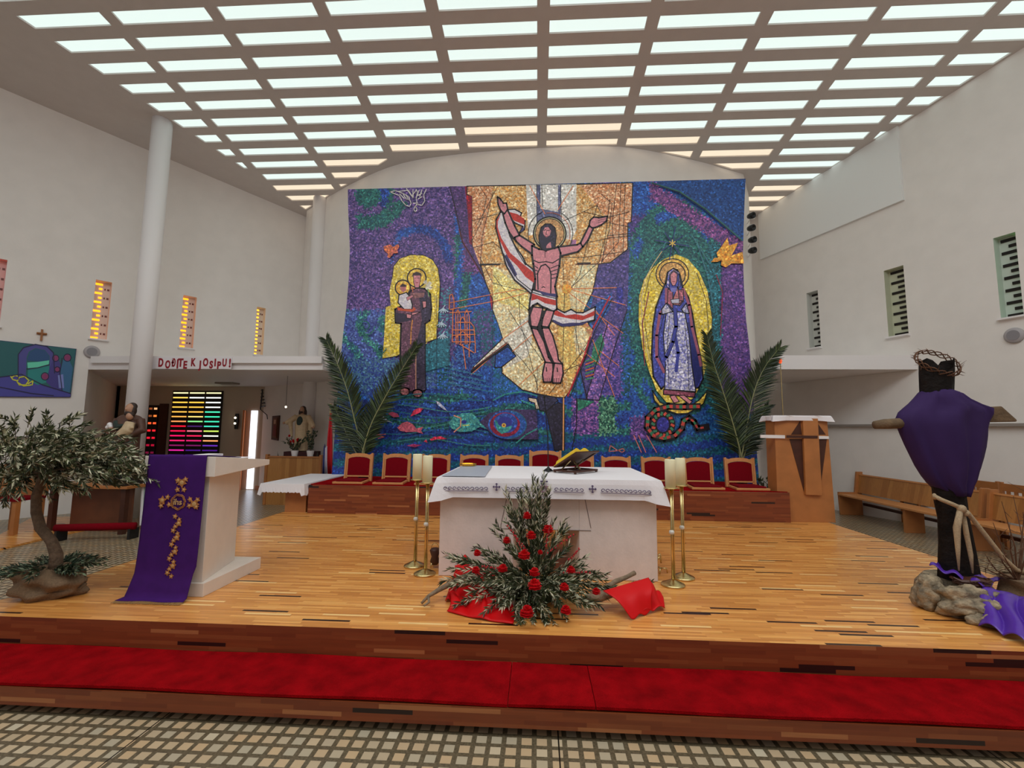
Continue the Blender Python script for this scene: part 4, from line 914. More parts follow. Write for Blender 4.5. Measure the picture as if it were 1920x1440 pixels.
# table cloth
def ring_pts(x0, x1, y0, y1, n=12):
    P_ = []
    for (a, b) in (((x0, y0), (x1, y0)), ((x1, y0), (x1, y1)), ((x1, y1), (x0, y1)), ((x0, y1), (x0, y0))):
        for i in range(n): P_.append((a[0]+(b[0]-a[0])*i/n, a[1]+(b[1]-a[1])*i/n, i/n))
    return P_
def draped(name, x0, x1, y0, y1, z, drop, flare, mat_, parent=None, scallop=0, th=.004, cornerdrop=.05, seed=1, n=14, cw=5):
    m = MB(); R_ = ring_pts(x0, x1, y0, y1, n); N = len(R_)
    top = [(p[0], p[1], z) for p in R_]
    cx, cy = (x0+x1)/2, (y0+y1)/2; rings = [top]
    for lev in range(1, 5):
        s = lev/4; rg = []
        for k, p in enumerate(R_):
            e = min(p[2], 1-p[2]); cf = max(0, 1-e*cw)       # near corner
            f = flare*s*(.10+.90*cf)+.004*math.sin(k*.9+seed)*s
            dx = f if abs(p[0]-x1) < 1e-6 else (-f if abs(p[0]-x0) < 1e-6 else 0); dy = f if abs(p[1]-y1) < 1e-6 else (-f if abs(p[1]-y0) < 1e-6 else 0)
            rg.append((p[0]+dx+(.006 if dx > 0 else -.006 if dx < 0 else 0), p[1]+dy+(.006 if dy > 0 else -.006 if dy < 0 else 0), z-drop*s-cornerdrop*cf*s+(scallop*math.sin(k*math.pi) if lev == 4 else 0)))
        rings.append(rg)
    m.add([q for r_ in rings for q in r_], [list(range(N))]+[(i*N+k, i*N+(k+1) % N, (i+1)*N+(k+1) % N, (i+1)*N+k) for i in range(4) for k in range(N)])
    return obj(name, m, mat_, parent, solid=th)
cl = thing('altar_cloth', 'white altar cloth with a purple embroidered border band', 'tablecloth', ((AX0+AX1)/2, 5.1, AH_))
draped('linen', AX0-.02, AX1+.03, AY0-.07, AY1+.03, AH_+.006, .185, .06, M_CLOTH, cl, n=40, cw=14, cornerdrop=.045)
M_EMB = mat('purple_embroidery', (84, 66, 104), .8); M_EMBG = mat('dusty_rose_embroidery', (150, 116, 128), .8)
m = MB(); g2 = MB()
FY = AY0-.094
def fpx(x, y): p = aty(x, y, FY); return (p[0], p[2])
def curl(cx, cz, r_, s): m.tube([(cx+s*(r_*(1-k/14.))*math.cos(k*.55), FY-.001, cz+(r_*(1-k/14.))*math.sin(k*.55)) for k in range(12)], .0035, 5)
for x0, x1, y0, y1 in ((830, 916, 916, 917), (947, 1004, 917, 917.5), (1038, 1096, 918, 920), (1126, 1222, 920, 924)):
    n = max(3, int((x1-x0)/8.5))
    for i in range(n):
        px_ = x0+(x1-x0)*(i+.5)/n; py_ = y0+(y1-y0)*(i+.5)/n; a = fpx(px_, py_)
        curl(a[0], a[1], .021, 1 if i < n/2 else -1)
    m.tube([(fpx(x0, y0+4)[0], FY-.001, fpx(x0, y0+4)[1]), (fpx(x1, y1+4)[0], FY-.001, fpx(x1, y1+4)[1])], .0025, 5)
for px_, py_ in ((931, 913), (1111, 917)):
    a = fpx(px_, py_)
    for dx, dz in ((1, 0), (0, 1), (-1, 0), (0, -1)):
        m.tube([(a[0], FY-.001, a[1]), (a[0]+dx*.032, FY-.001, a[1]+dz*.032)], .005, 5)
        m.tube([(a[0]+dx*.026-dz*.01, FY-.001, a[1]+dz*.026-dx*.01), (a[0]+dx*.034, FY-.001, a[1]+dz*.034), (a[0]+dx*.026+dz*.01, FY-.001, a[1]+dz*.026+dx*.01)], .004, 5)
a = fpx(1020, 905); m.tube([(a[0], FY-.001, a[1]+.035), (a[0], FY-.001, a[1]-.045)], .008, 6); m.tube([(a[0]-.035, FY-.001, a[1]+.012), (a[0]+.035, FY-.001, a[1]+.012)], .008, 6)
a = fpx(1020, 918)
for r_ in (.045, .030):
    g2.tube([(a[0]+r_*(16*math.sin(k*.314)**3)/16, FY-.002, a[1]+r_*(13*math.cos(k*.314)-5*math.cos(2*k*.314)-2*math.cos(3*k*.314)-math.cos(4*k*.314))/16) for k in range(21)], .006, 5)
obj('embroidery', m, M_EMB, cl); obj('heart_emblem', g2, M_EMBG, cl)
m = MB(); zz = AH_+.0155
m.prism([(aty(822, 893, 4.45)[0]+.03, 4.45), (atz(911, 892, zz)[0], 4.45), (atz(925, 872, zz)[0], 5.75), (AX0+.03, 5.75)], zz, zz+.003, 'z')
tag(obj('cover_sheet', m, mat('grey_blue_film', (186, 188, 198), .35)), 'greyish translucent sheet over the left end of the altar top', 'cover')
# gold tray
p = atz(877, 874, zz); t = thing('gold_tray', 'small oval gold tray on the left of the altar', 'tray', (p[0], p[1], zz+.004))
m = MB(); m.lathe([(.0, 0), (.085, 0), (.11, .012), (.105, .014), (.08, .006), (0, .006)], (p[0], p[1], zz+.004), 28, sy=.7); obj('dish', m, M_GOLD, t, smooth=True)
m = MB(); m.tube([(p[0]+.105*math.cos(a/12*math.pi), p[1]+.075*math.sin(a/12*math.pi), zz+.030) for a in range(25)], .004, 6)
for k in range(6): a = k*math.pi/3; m.tube([(p[0]+.10*math.cos(a), p[1]+.07*math.sin(a), zz+.012), (p[0]+.105*math.cos(a), p[1]+.075*math.sin(a), zz+.032)], .003, 5)
obj('rim_rail', m, M_GOLD, t)
# book on a stand
bx, by, bz = .42, 5.12, AH_+.0125
t = thing('book_stand', 'small dark wooden lectern holding an open yellow book on the altar', 'book stand', (bx, by, bz))
Rz = tr(bx, by, bz) @ rot('Z', math.radians(50))
m = MB(); m.box(-.21, .21, -.15, -.12, .012, .03, T=Rz); m.box(-.21, .21, .12, .15, .012, .03, T=Rz); m.box(-.21, -.18, -.12, .12, .012, .03, T=Rz); m.box(.18, .21, -.12, .12, .012, .03, T=Rz)
for sx in (-.2, .2):
    for sy in (-.135, .135): m.lathe([(.016, 0), (.013, .014)], (sx, sy, 0), 10, T=Rz)
m.box(-.02, .02, -.12, .12, .016, .028, T=Rz); obj('base_frame', m, M_WALNUT, t)
Tt = Rz @ tr(0, -.02, .135) @ rot('X', math.radians(-30))
m = MB(); m.box(-.22, .22, -.17, -.14, 0, .016, T=Tt); m.box(-.22, .22, .14, .17, 0, .016, T=Tt); m.box(-.22, -.19, -.14, .14, 0, .016, T=Tt); m.box(.19, .22, -.14, .14, 0, .016, T=Tt); m.box(-.19, .19, -.14, .14, .009, .015, T=Tt)
obj('slanted_rest', m, M_WALNUT, t)
m = MB(); m.tube([Rz @ Vector((0, -.06, .03)), Rz @ Vector((0, .05, .14))], .01, 8); m.tube([Rz @ Vector((-.12, .1, .03)), Rz @ Vector((-.12, -.02, .13))], .008, 8); m.tube([Rz @ Vector((.12, .1, .03)), Rz @ Vector((.12, -.02, .13))], .008, 8); obj('prop_arm', m, M_BRASS, t)
bk = thing('open_book', 'open book with gold edged pages and yellow covers on its stand', 'book', (bx, by, bz+.16))
def page(s):
    def fn(u, v): return Tt @ Vector((s*(.004+.185*u), -.10+.29*v, .032+.065*math.sin(min(1, u*1.25)*math.pi)**.8*(1-.25*u)))
    return fn
for s in (-1, 1):
    m = MB(); g = page(s); n = 10
    top = [g(i/n, j) for j in (0, 1) for i in range(n+1)]; bot = [Tt @ Vector((s*(.004+.185*i/n), -.10+.29*j, .0175)) for j in (0, 1) for i in range(n+1)]
    K = n+1; m.add(top+bot, [(i, i+1, K+i+1, K+i) for i in range(n)]+[(2*K+i, 2*K+i+1, 3*K+i+1, 3*K+i) for i in range(n)]+[(i, i+1, 2*K+i+1, 2*K+i) for i in range(n)]+[(K+i, K+i+1, 3*K+i+1, 3*K+i) for i in range(n)]+[(n, K+n, 3*K+n, 2*K+n), (0, K, 3*K, 2*K)])
    obj('page_block', m, mat('yellow_page_edge', (232, 192, 40), .55), bk)
m = MB(); m.box(-.2, .2, -.11, .20, .0162, .0172, T=Tt); obj('cover', m, mat('dark_red_leather', (90, 26, 22), .5), bk)
# microphone
p = atz(1028, 884, AH_+.012); q = aty(1021, 742, p[1])
t = thing('microphone', 'thin black gooseneck microphone on a small base on the altar', 'microphone', (p[0], p[1], AH_+.012))
m = MB()
for k in range(3): a = k*2.094+.5; m.prism([(0, 0), (.07, 0), (.02, .035), (0, .035)], -.012, .012, 'y', T=tr(p[0], p[1], AH_+.0125) @ rot('Z', a))
m.lathe([(.02, 0), (.02, .03), (.012, .05)], (p[0], p[1], AH_+.0125), 12); obj('stand_base', m, M_BLACK, t)
m = MB(); m.tube([(p[0], p[1], AH_+.05), (p[0]-.005, p[1], 1.3), (q[0], p[1], q[2]-.03)], .0055, 8); obj('gooseneck', m, M_BLACK, t)
m = MB(); m.ell((q[0], p[1], q[2]-.01), (.012, .012, .028), n=10); obj('microphone_head', m, M_BLACK, t, smooth=True)

# ================================================================== CANDLESTICKS
def make_stick(label):
    t = thing('candlestick', label, 'candlestick', (0, 0, 0), 'tall brass candlesticks beside the altar')
    obj('base', MB().lathe([(.105, 0), (.108, .012), (.10, .02), (.07, .032), (.03, .05), (.012, .058)], (0, 0, 0), 32), M_BRASS, t, smooth=True)
    m = MB(); m.lathe([(.011, .05), (.011, .86)], (0, 0, 0), 12); m.lathe([(.006, .05), (.006, .86)], (.018, 0, 0), 10); obj('stem', m, M_BRASS, t, smooth=True)
    obj('knob', MB().lathe([(.012, .455), (.022, .462), (.024, .475), (.022, .488), (.012, .495)], (0, 0, 0), 20), mat('glass_knob', (214, 210, 200), .15), t, smooth=True)
    obj('drip_dish', MB().lathe([(.012, .855), (.04, .868), (.064, .872), (.066, .88), (.05, .882), (.01, .88)], (0, 0, 0), 28), M_BRASS, t, smooth=True)
    return t
def make_candle(label, h=.26):
    t = thing('candle', label, 'candle', (0, 0, 0), 'thick ivory candles on the candlesticks')
    obj('wax', MB().lathe([(.047, 0), (.048, h-.006), (.044, h), (.03, h-.008), (0, h-.012)], (0, 0, 0), 28), M_WAX, t, smooth=True)
    obj('wick', MB().tube([(0, 0, h-.012), (.002, 0, h+.014)], .0018, 6), M_BLACK, t); return t
s0, k0 = None, None
for (x, y, l, kl) in ((-1.26, 4.77, 'outer left brass candlestick, set back at the altar corner', 'thick ivory candle at the far left, outermost of the left pair'), (-1.09, 4.52, 'inner left brass candlestick, nearest the front left of the altar', 'thick ivory candle of the left pair nearest the altar'),
                      (1.24, 4.40, 'inner right brass candlestick, nearest the front right of the altar', 'lower standing ivory candle of the right pair, nearest the altar'), (1.40, 4.62, 'outer right brass candlestick, set back at the altar corner', 'thick ivory candle at the far right, outermost of the right pair')):
    if s0 is None: s0 = make_stick(l); a = s0; k0 = make_candle(kl); b = k0
    else: a = copy_tree(s0); a['label'] = l; b = copy_tree(k0); b['label'] = kl
    a.location = (x, y, .0); b.location = (x, y, .8815)

for px_, py_, y_, mt, l in ((815, 1062, 4.75, M_WALNUT, 'small dark ornamental casket half hidden behind the left altar corner'), (1240, 1075, 4.75, M_BRASS, 'small gilded scroll ornament by the right altar corner')):
    c = aty(px_, py_, y_); t = thing('floor_ornament', l, 'ornament', (c[0], y_, 0)); m = MB()
    if mt is M_WALNUT: m.lathe([(.03, .03), (.05, .06), (.035, .11), (.055, .17), (.04, .19)], (c[0], y_, 0), 14)
    else: m.tube([(c[0]-.03+.03*math.cos(k*.6), y_, .10+.05*math.sin(k*.9)+.004*k) for k in range(12)], .008, 6)
    obj('body', m, mt, t, smooth=True); m = MB()
    for a in (0, 2.1, 4.2): m.tube([(c[0], y_, .05), (c[0]+.05*math.cos(a), y_+.05*math.sin(a), .05), (c[0]+.06*math.cos(a), y_+.06*math.sin(a), .008)], .008, 6)
    obj('feet', m, M_BRASS, t, smooth=True)
    if mt is M_WALNUT: obj('carrying_handle', MB().tube([(c[0]+.04*math.cos(a*.314), y_, .19+.05*math.sin(a*.314)) for a in range(11)], .003, 6), M_BRASS, t)
# ================================================================== LEAFY THINGS
def leaf(mb, p, d, nrm, L, w, mi):
    s = d.cross(nrm)
    if s.length < 1e-4: s = d.cross(Vector((1, 0, 0)))
    s.normalize(); n = s.cross(d)
    mb.add([p, p+d*L*.45+s*w/2+n*L*.05, p+d*L-n*L*.06, p+d*L*.45-s*w/2+n*L*.05], [(0, 1, 2, 3)], mi)
def rv(a=1): return Vector((random.uniform(-a, a), random.uniform(-a, a), random.uniform(-a, a)))
def branch(mb, p0, d, L, nl, ll, lw, droop=.3, spread=.75, mats=(0, 1, 2), stem=.003):
    d = Vector(d).normalized(); p = Vector(p0); pts = [p.copy()]; n = 6
    for i in range(n): d = (d+Vector((0, 0, -droop/n))+rv(.06)).normalized(); p = p+d*L/n; pts.append(p.copy())
    mb.tube(pts, [stem*(1-.12*i) for i in range(n+1)], 4, 3)
    for k in range(nl):
        t = .12+.88*k/nl; i = min(n-1, int(t*n)); f = t*n-i; q = pts[i].lerp(pts[i+1], f); dd = (pts[i+1]-pts[i]).normalized()
        side = rv(1); side = (side-dd*side.dot(dd)).normalized()
        r_ = random.random(); leaf(mb, q, (dd+side*spread*random.uniform(.5, 1.1)).normalized(), rv(1).normalized(), ll*random.uniform(.7, 1.15), lw*random.uniform(.8, 1.2), mats[0] if r_ < .48 else (mats[1] if r_ < .68 else mats[2]))
LM = [M_LEAF, M_LEAFD, M_LEAFS, M_BARK]
# olive tree in a burlap sack
TY = 3.72
def tp(x, y, dy=0): return Vector(aty(x, y, TY+dy))
t = thing('olive_tree', 'small wind-swept olive tree planted in a brown burlap sack', 'potted tree', tuple(aty(95, 1130, TY)*[1, 1, 0]))
trunk = [tp(102, 1085), tp(106, 1040), tp(97, 1015), tp(76, 990), tp(68, 960), tp(68, 930), tp(78, 900), tp(95, 875)]
m = MB(); m.tube(trunk, [.052, .044, .038, .038, .036, .034, .03, .026], 12)
ends = []
for (x, y, dy) in ((40, 850, .1), (10, 870, 0), (60, 820, -.1), (110, 815, .1), (160, 830, 0), (200, 850, -.1), (240, 870, .05), (150, 865, .2), (90, 845, -.2), (30, 895, .1), (180, 885, .1), (125, 880, -.15)):
    e = tp(x, y, dy); b = trunk[-2].lerp(trunk[-1], random.random()); mid = b.lerp(e, .5)+Vector((0, 0, .04)); m.tube([b, mid, e], [.02, .012, .006], 6); ends.append((b, mid, e))
obj('trunk', m, M_BARK, t, smooth=True)
m = MB()
for k in range(390):
    b, mid, e = random.choice(ends); s = random.random(); q = mid.lerp(e, random.uniform(.0, 1.15))+Vector((random.uniform(-.14, .14), random.uniform(-.22, .22), random.uniform(-.09, .11)))
    d = Vector(((q.x-trunk[-1].x)*.9+.35, (q.y-TY)*.7+random.uniform(-.5, .5), random.uniform(-.45, .5)))
    branch(m, q, d, random.uniform(.14, .27), 22, .072, .0155, droop=.3)
obj('foliage', m, LM, t)
cxs, czs = aty(95, 1100, TY)[0], 0
m = MB(); 
def sack(u, v):
    a = u*2*math.pi; z = v*.235; r_ = .190+.035*math.sin(v*math.pi*1.1)+.03*math.sin(a*3+v*5)+.018*math.sin(a*7-v*9)+.02*math.sin(v*14+a)
    if v > .85: r_ -= (v-.85)*.9
    return (cxs+r_*1.08*math.cos(a), TY+r_*.8*math.sin(a), z+.02*math.sin(a*2)*(v > .3))
m.grid(sack, 48, 18); m.add([sack(i/48, 1) for i in range(48)], [list(range(48))]); obj('burlap_sack', m, M_BURLAP, t, smooth=True)
m = MB()
for k in range(5): a0 = k*.5; m.tube([(cxs+.235*math.cos(a0+j*.25), TY+.18*math.sin(a0+j*.25)-.0, .05+.04*k+.015*math.sin(j)) for j in range(9)], .018, 6)
obj('burlap_fold', m, M_BURLAP, t, smooth=True)
m = MB()
for k in range(60):
    a = random.uniform(0, 6.28); r_ = random.uniform(.02, .17); q = Vector((cxs+r_*math.cos(a), TY+r_*.8*math.sin(a), .23)); branch(m, q, (math.cos(a)*1.4+.1, math.sin(a)*.9-.2, .35), random.uniform(.12, .26), 20, .05, .016, droop=.45, mats=(0, 1, 2))
obj('base_greenery', m, [M_IVY, M_LEAFD, mat('pale_leaf', (120, 134, 104), .5), M_BARK], t)

# floral arrangement
FX, FYc = -.03, 3.98
t = thing('flower_arrangement', 'large floor arrangement of olive branches and red carnations before the altar', 'flower arrangement', (FX, FYc, 0))
obj('floral_block', MB().lathe([(.16, .0), (.17, .08), (.12, .13)], (FX, FYc, 0), 16), mat('green_foam', (40, 60, 36), .9), t)
def ap(x, y, Y): return Vector(aty(x, y, Y))
tips = []
for k in range(11): tips.append((ap(985+random.uniform(-26, 26), 905+k*7+random.uniform(0, 12), FYc-.02+random.uniform(-.06, .08)), 34, .15))
tips += [(ap(x, y, Y), 36, .25) for x, y, Y in ((1000, 900, 3.98), (992, 915, 4.0), (1010, 925, 3.95), (1022, 950, 4.0), (1032, 975, 3.95), (975, 950, 3.95), (1045, 985, 4.0), (940, 985, 4.0), (965, 970, 3.98),
        (838, 1040, 3.95), (845, 1058, 3.85), (860, 1035, 4.0), (900, 1018, 4.0), (875, 1070, 3.8), (850, 1090, 3.75), (880, 1105, 3.7), (865, 1125, 3.65), (895, 1130, 3.6), (915, 1140, 3.6), (940, 1120, 3.55), (955, 1135, 3.5), (972, 1172, 3.45), (990, 1160, 3.45), (965, 1150, 3.5), (1015, 1170, 3.45), (1035, 1165, 3.45), (1020, 1140, 3.5), (1050, 1140, 3.5), (1075, 1130, 3.55), (1100, 1135, 3.6), (1108, 1120, 3.65), (1090, 1100, 3.65), (1130, 1095, 3.75), (1145, 1080, 3.8), (1120, 1065, 3.85), (1095, 1040, 3.95), (1090, 1055, 3.9), (1060, 1030, 3.95), (1138, 1070, 3.85), (925, 1050, 3.85), (910, 1080, 3.7), (930, 1095, 3.65), (1080, 1075, 3.75), (1060, 1085, 3.65), (985, 1080, 3.6), (1010, 1090, 3.55), (1035, 1100, 3.55), (960, 1090, 3.6), (1000, 1050, 3.75), (970, 1030, 3.85), (1035, 1050, 3.8), (945, 1030, 3.9))]
FB = Vector((FX, FYc, .12))
tips += [(e+rv(.06), nl, dr) for (e, nl, dr) in tips[11:]]
for (e, nl, dr) in tips:
    m = MB(); b = FB+Vector((random.uniform(-.08, .08), random.uniform(-.08, .06), 0)); v = e-b; L = v.length
    up = Vector((0, 0, dr*.5)) if e.z < .55 else Vector((0, 0, 0))
    branch(m, b, v/L+up, L*1.02, int(nl*2.1*max(.8, L/.5)), .066, .0125, droop=dr+.1, spread=.78)
    for i, v_ in enumerate(m.v):
        if v_[2] < .006: m.v[i] = (v_[0], v_[1], .006+random.random()*.01)
    obj('olive_branch', m, LM, t)
def carnation(p, r_):
    h = MB(); h.v = []
    c = Vector(p)
    for ring, (n, rr, zz_) in enumerate(((5, .25, .9), (9, .6, .7), (13, .9, .35), (15, 1.0, 0), (12, .85, -.3))):
        for i in range(n):
            a = i/n*6.283+ring*.7; d = Vector((math.cos(a)*rr, math.sin(a)*rr, zz_)).normalized(); s = d.cross(Vector((0, 0, 1))).normalized(); q = c+d*r_*.35; e = c+d*r_*random.uniform(.9, 1.12)
            h.add([q-s*r_*.12, q+s*r_*.12, e+s*r_*.3+rv(r_*.08), e+d*r_*.12, e-s*r_*.3+rv(r_*.08)], [(0, 1, 2, 3, 4)])
    h.ell(c, r_*.7, n=10); return h
for (x, y, Y, r_) in ((988, 968, 3.86, .032), (996, 1005, 3.8, .036), (1028, 994, 3.82, .04), (950, 1014, 3.85, .03), (895, 1038, 3.88, .03), (983, 1042, 3.62, .042), (943, 1067, 3.62, .034), (1002, 1074, 3.55, .036), (1002, 1098, 3.42, .044), (1071, 1069, 3.62, .03), (1058, 1102, 3.52, .032), (1118, 1110, 3.62, .03), (1061, 1145, 3.42, .034), (988, 1149, 3.38, .044), (892, 1070, 3.75, .03), (1013, 1036, 3.8, .02)):
    c = ap(x, y, Y); h = carnation(c, r_); f = obj('carnation', h, M_PETAL, t)
    b = FB+Vector((0, 0, .05)); obj('stalk', MB().tube([b, b.lerp(c, .5)+Vector((0, 0, .02)), c], .003, 5), M_IVY, f)
for (a, b) in (((1000, 1050), (948, 985)), ((1010, 1050), (1080, 1002)), ((985, 1045), (962, 1000)), ((1040, 1075), (1110, 1076)), ((1020, 1040), (1032, 985)), ((960, 1070), (900, 1065)), ((1060, 1060), (1088, 1030))):
    m = MB(); P0, P1 = ap(*a, 3.85), ap(*b, 3.7); m.tube([P0, P0.lerp(P1, .5)+Vector((0, 0, .02)), P1], .002, 5, 1)
    for k in range(12): m.ell(P0.lerp(P1, .25+.75*k/12)+rv(.006)+Vector((0, 0, .012)), (.006, .005, .009), 0, 6)
    obj('berry_twig', m, [mat('red_berry', (196, 40, 54), .4), M_THORN], t)

def sheet(name, label, mt, corners, hfn, cat='cloth', nu=40, nv=30, th=.006, parent=None):
    """cloth lying between four floor corners, height given by hfn(u, v)"""
    c = [Vector(p) for p in corners]
    def fn(u, v):
        p = c[0].lerp(c[1], u).lerp(c[3].lerp(c[2], u), v); dx, dy, dz = hfn(u, v); return (p.x+dx, p.y+dy, p.z+dz+.004)
    m = MB().grid(fn, nu, nv); o = obj(name, m, mt, parent, smooth=True, solid=th, recenter=parent is None)
    return tag(o, label, cat) if parent is None else o
def g0(x, y): return tuple(atz(x, y, 0))
sheet('satin_cloth', 'shiny red satin cloth spread on the floor under the left branches', M_SATINR, [g0(838, 1148), g0(962, 1172), g0(952, 1105), g0(850, 1100)],
      lambda u, v: (.02*math.sin(v*9), -.03*math.sin(u*3.1)*(1-v), .006+.055*abs(math.sin(u*9+v*4))*min(1, 4*v, 4*(1-v)+.3)+.09*math.exp(-((u-.55)/.1)**2-((v-.45)/.3)**2)+.16*v*v), 'cloth')
sheet('satin_cloth', 'small peak of red satin behind the left olive branches', M_SATINR, [g0(835, 1130), g0(880, 1130), g0(890, 1090), g0(850, 1085)], lambda u, v: (0, 0, .01+.2*math.sin(min(1, u)*3.1416)*v+.02*math.sin(u*14)), 'cloth', 20, 16)
sheet('satin_cloth', 'red satin cloth peaked over driftwood at the right altar foot', M_SATINR, [tuple(aty(1131, 1112, 3.72)), g0(1183, 1164), g0(1224, 1150), tuple(aty(1216, 1087, 3.92))],
      lambda u, v: (.012*math.sin(u*6)*v, -.05*math.sin(u*3.1416)*(.4+.6*v), .03*math.sin(u*3.1416)+.012+.012*math.sin(v*12+u*3)*u), 'cloth', 30, 24)
sheet('satin_cloth', 'narrow tail of red satin right of the peaked cloth', M_SATINR, [g0(1200, 1156), g0(1247, 1146), g0(1243, 1126), g0(1215, 1122)], lambda u, v: (0, 0, .012+.03*abs(math.sin(u*6+v*3))+.12*v*(1-u)), 'cloth', 16, 14)
def wood(name, label, pts, rs, cat='branch', mt=M_DRIFT): return tag(obj(name, MB().tube(pts, rs, 10), mt, smooth=True), label, cat)
m = MB(); A_ = [ap(790, 1133, 3.74), ap(803, 1118, 3.78), ap(826, 1104, 3.85), ap(858, 1088, 3.92), ap(890, 1075, 3.98)]
for q in A_: q.z = max(q.z, .02)
m.tube(A_, [.010, .014, .02, .026, .03], 10); m.tube([A_[1], A_[1]+Vector((.03, -.1, -.01)), A_[1]+Vector((.01, -.17, -.01))], [.012, .009, .007], 8); tag(obj('driftwood_branch', m, M_DRIFT, smooth=True), 'grey driftwood branch reaching out at the left of the flowers', 'branch')
m = MB(); A_ = [ap(1100, 1122, 3.72), ap(1125, 1118, 3.76), ap(1150, 1112, 3.85), ap(1178, 1118, 3.9), ap(1210, 1112, 3.95)]
for q in A_: q.z = max(q.z, .045)
m.tube(A_, [.028, .042, .03, .022, .016], 10); tag(obj('driftwood_branch', m, M_DRIFT, smooth=True), 'thick gnarled driftwood root lying right of the flowers', 'branch')
m = MB(); A_ = [ap(1130, 1105, 3.95), ap(1155, 1090, 4.1), ap(1175, 1082, 4.15), ap(1190, 1074, 4.2)]; m.tube(A_, [.02, .022, .018, .02], 10); tag(obj('driftwood_branch', m, M_DRIFT, smooth=True), 'short driftwood stick pointing up behind the right red satin', 'branch')
m = MB()
for (x, y) in ((1205, 1085), (1225, 1095), (1232, 1110), (1190, 1090)): 
    b = ap(1165, 1105, 4.12); e = ap(x, y, 4.05); branch(m, b, (e-b).normalized(), (e-b).length, 22, .05, .012, .1)
for i, v_ in enumerate(m.v):
    if v_[2] < .006: m.v[i] = (v_[0], v_[1], .006+random.random()*.01)
tag(obj('olive_sprig', m, LM), 'loose olive sprig behind the right red satin cloth', 'branch')

# palms
def frond(path, label, group, W=.34, n=56, seed=0, Yj=.0):
    random.seed(seed); n = int(n*1.45)
    t = thing('palm_frond', label, 'palm leaf', tuple(path[0]), group)
    P_ = [Vector(p) for p in path]; dense = []
    for i in range(len(P_)-1):
        for k in range(8): 
            s = k/8; p0, p1, p2, p3 = P_[max(0, i-1)], P_[i], P_[i+1], P_[min(len(P_)-1, i+2)]
            dense.append(.5*((2*p1)+(p2-p0)*s+(2*p0-5*p1+4*p2-p3)*s*s+(-p0+3*p1-3*p2+p3)*s**3))
    dense.append(P_[-1]); N = len(dense)
    obj('midrib', MB().tube(dense, [.014*(1-.85*i/N) for i in range(N)], 6), M_RACHIS, t, smooth=True)
    m = MB()
    for k in range(n):
        f = .10+.90*k/(n-1); i = min(N-2, int(f*(N-1))); s = f*(N-1)-i; q = dense[i].lerp(dense[i+1], s); d = (dense[i+1]-dense[i]).normalized()
        sd = d.cross(Vector((0, 1, 0))).normalized()
        L = W*1.25*(math.sin(min(1, .25+f*.85)*math.pi*.78+.25))*random.uniform(.88, 1.08)
        for sg in (-1, 1):
            dirv = (d*random.uniform(.75, 1.0)+sd*sg*(1.15-.5*f)+Vector((0, random.uniform(-.5, .12), 0))).normalized()
            a = q; b = q+dirv*L*.5+Vector((0, 0, .0)); c = q+dirv*L+Vector((0, 0, -.10*L*(1.3-f)))
            w = random.uniform(.012, .019); nn = dirv.cross(Vector((0, 1, .3))).normalized()*w
            mi = 0 if random.random() < .75 else 1
            m.add([a-nn*.4, a+nn*.4, b+nn, c, b-nn, b+Vector((0, w*.6, 0))], [(0, 1, 2, 5), (0, 5, 4), (5, 2, 3), (5, 3, 4)], mi)
    obj('leaflets', m, [M_PALM, M_PALML], t)
    return t
def fp(pts, Y=8.55): return [tuple(aty(x, y, Y+ (dy if len(q) > 2 else 0))) for q in pts for x, y, dy in [(q[0], q[1], q[2] if len(q) > 2 else 0)]]
GLp = 'palm leaves in the left bunch behind the chairs'; GRp = 'palm leaves in the right bunch behind the chairs'
frond(fp([(686, 862), (668, 800), (652, 735), (632, 680), (612, 638)]), 'tall palm leaf on the far left, leaning left past the mosaic edge', GLp, .36, 62, 1)
frond(fp([(676, 862), (694, 800), (722, 745), (752, 695), (782, 648)], 8.5), 'palm leaf of the left bunch leaning right across the saint in brown', GLp, .32, 60, 2)
frond(fp([(680, 864), (690, 815), (706, 770), (724, 736)], 8.6), 'short palm leaf in the middle of the left bunch', GLp, .30, 40, 3)
frond(fp([(676, 864), (655, 825), (640, 790), (626, 762)], 8.65), 'short dark palm leaf low on the left side of the left bunch', GLp, .26, 36, 4)
frond(fp([(1392, 862), (1376, 800), (1356, 735), (1338, 680), (1326, 630)], 8.5), 'tall palm leaf of the right bunch in front of the blue robed woman', GRp, .36, 66, 5)
frond(fp([(1390, 862), (1400, 800), (1414, 735), (1434, 688), (1462, 652)]), 'palm leaf of the right bunch leaning right over the white wall', GRp, .36, 60, 6)
frond(fp([(1388, 864), (1382, 815), (1372, 765), (1368, 725)], 8.62), 'short palm leaf in the middle of the right bunch', GRp, .30, 40, 7)
frond(fp([(1392, 864), (1404, 828), (1418, 792), (1440, 762)], 8.65), 'short dark palm leaf low on the right side of the right bunch', GRp, .26, 36, 8)
random.seed(21)
for px_, l in ((682, 'dark pot hidden behind the two left chairs holding palm leaves'), (1390, 'dark pot hidden behind the two right chairs holding palm leaves')):
    p = aty(px_, 870, 8.58); tag(obj('palm_pot', MB().lathe([(.09, 0), (.13, .3), (.12, .3), (.10, .22), (0, .22)], (p[0], 8.58, BZ+.012), 20), M_BLACK, smooth=False), l, 'pot')

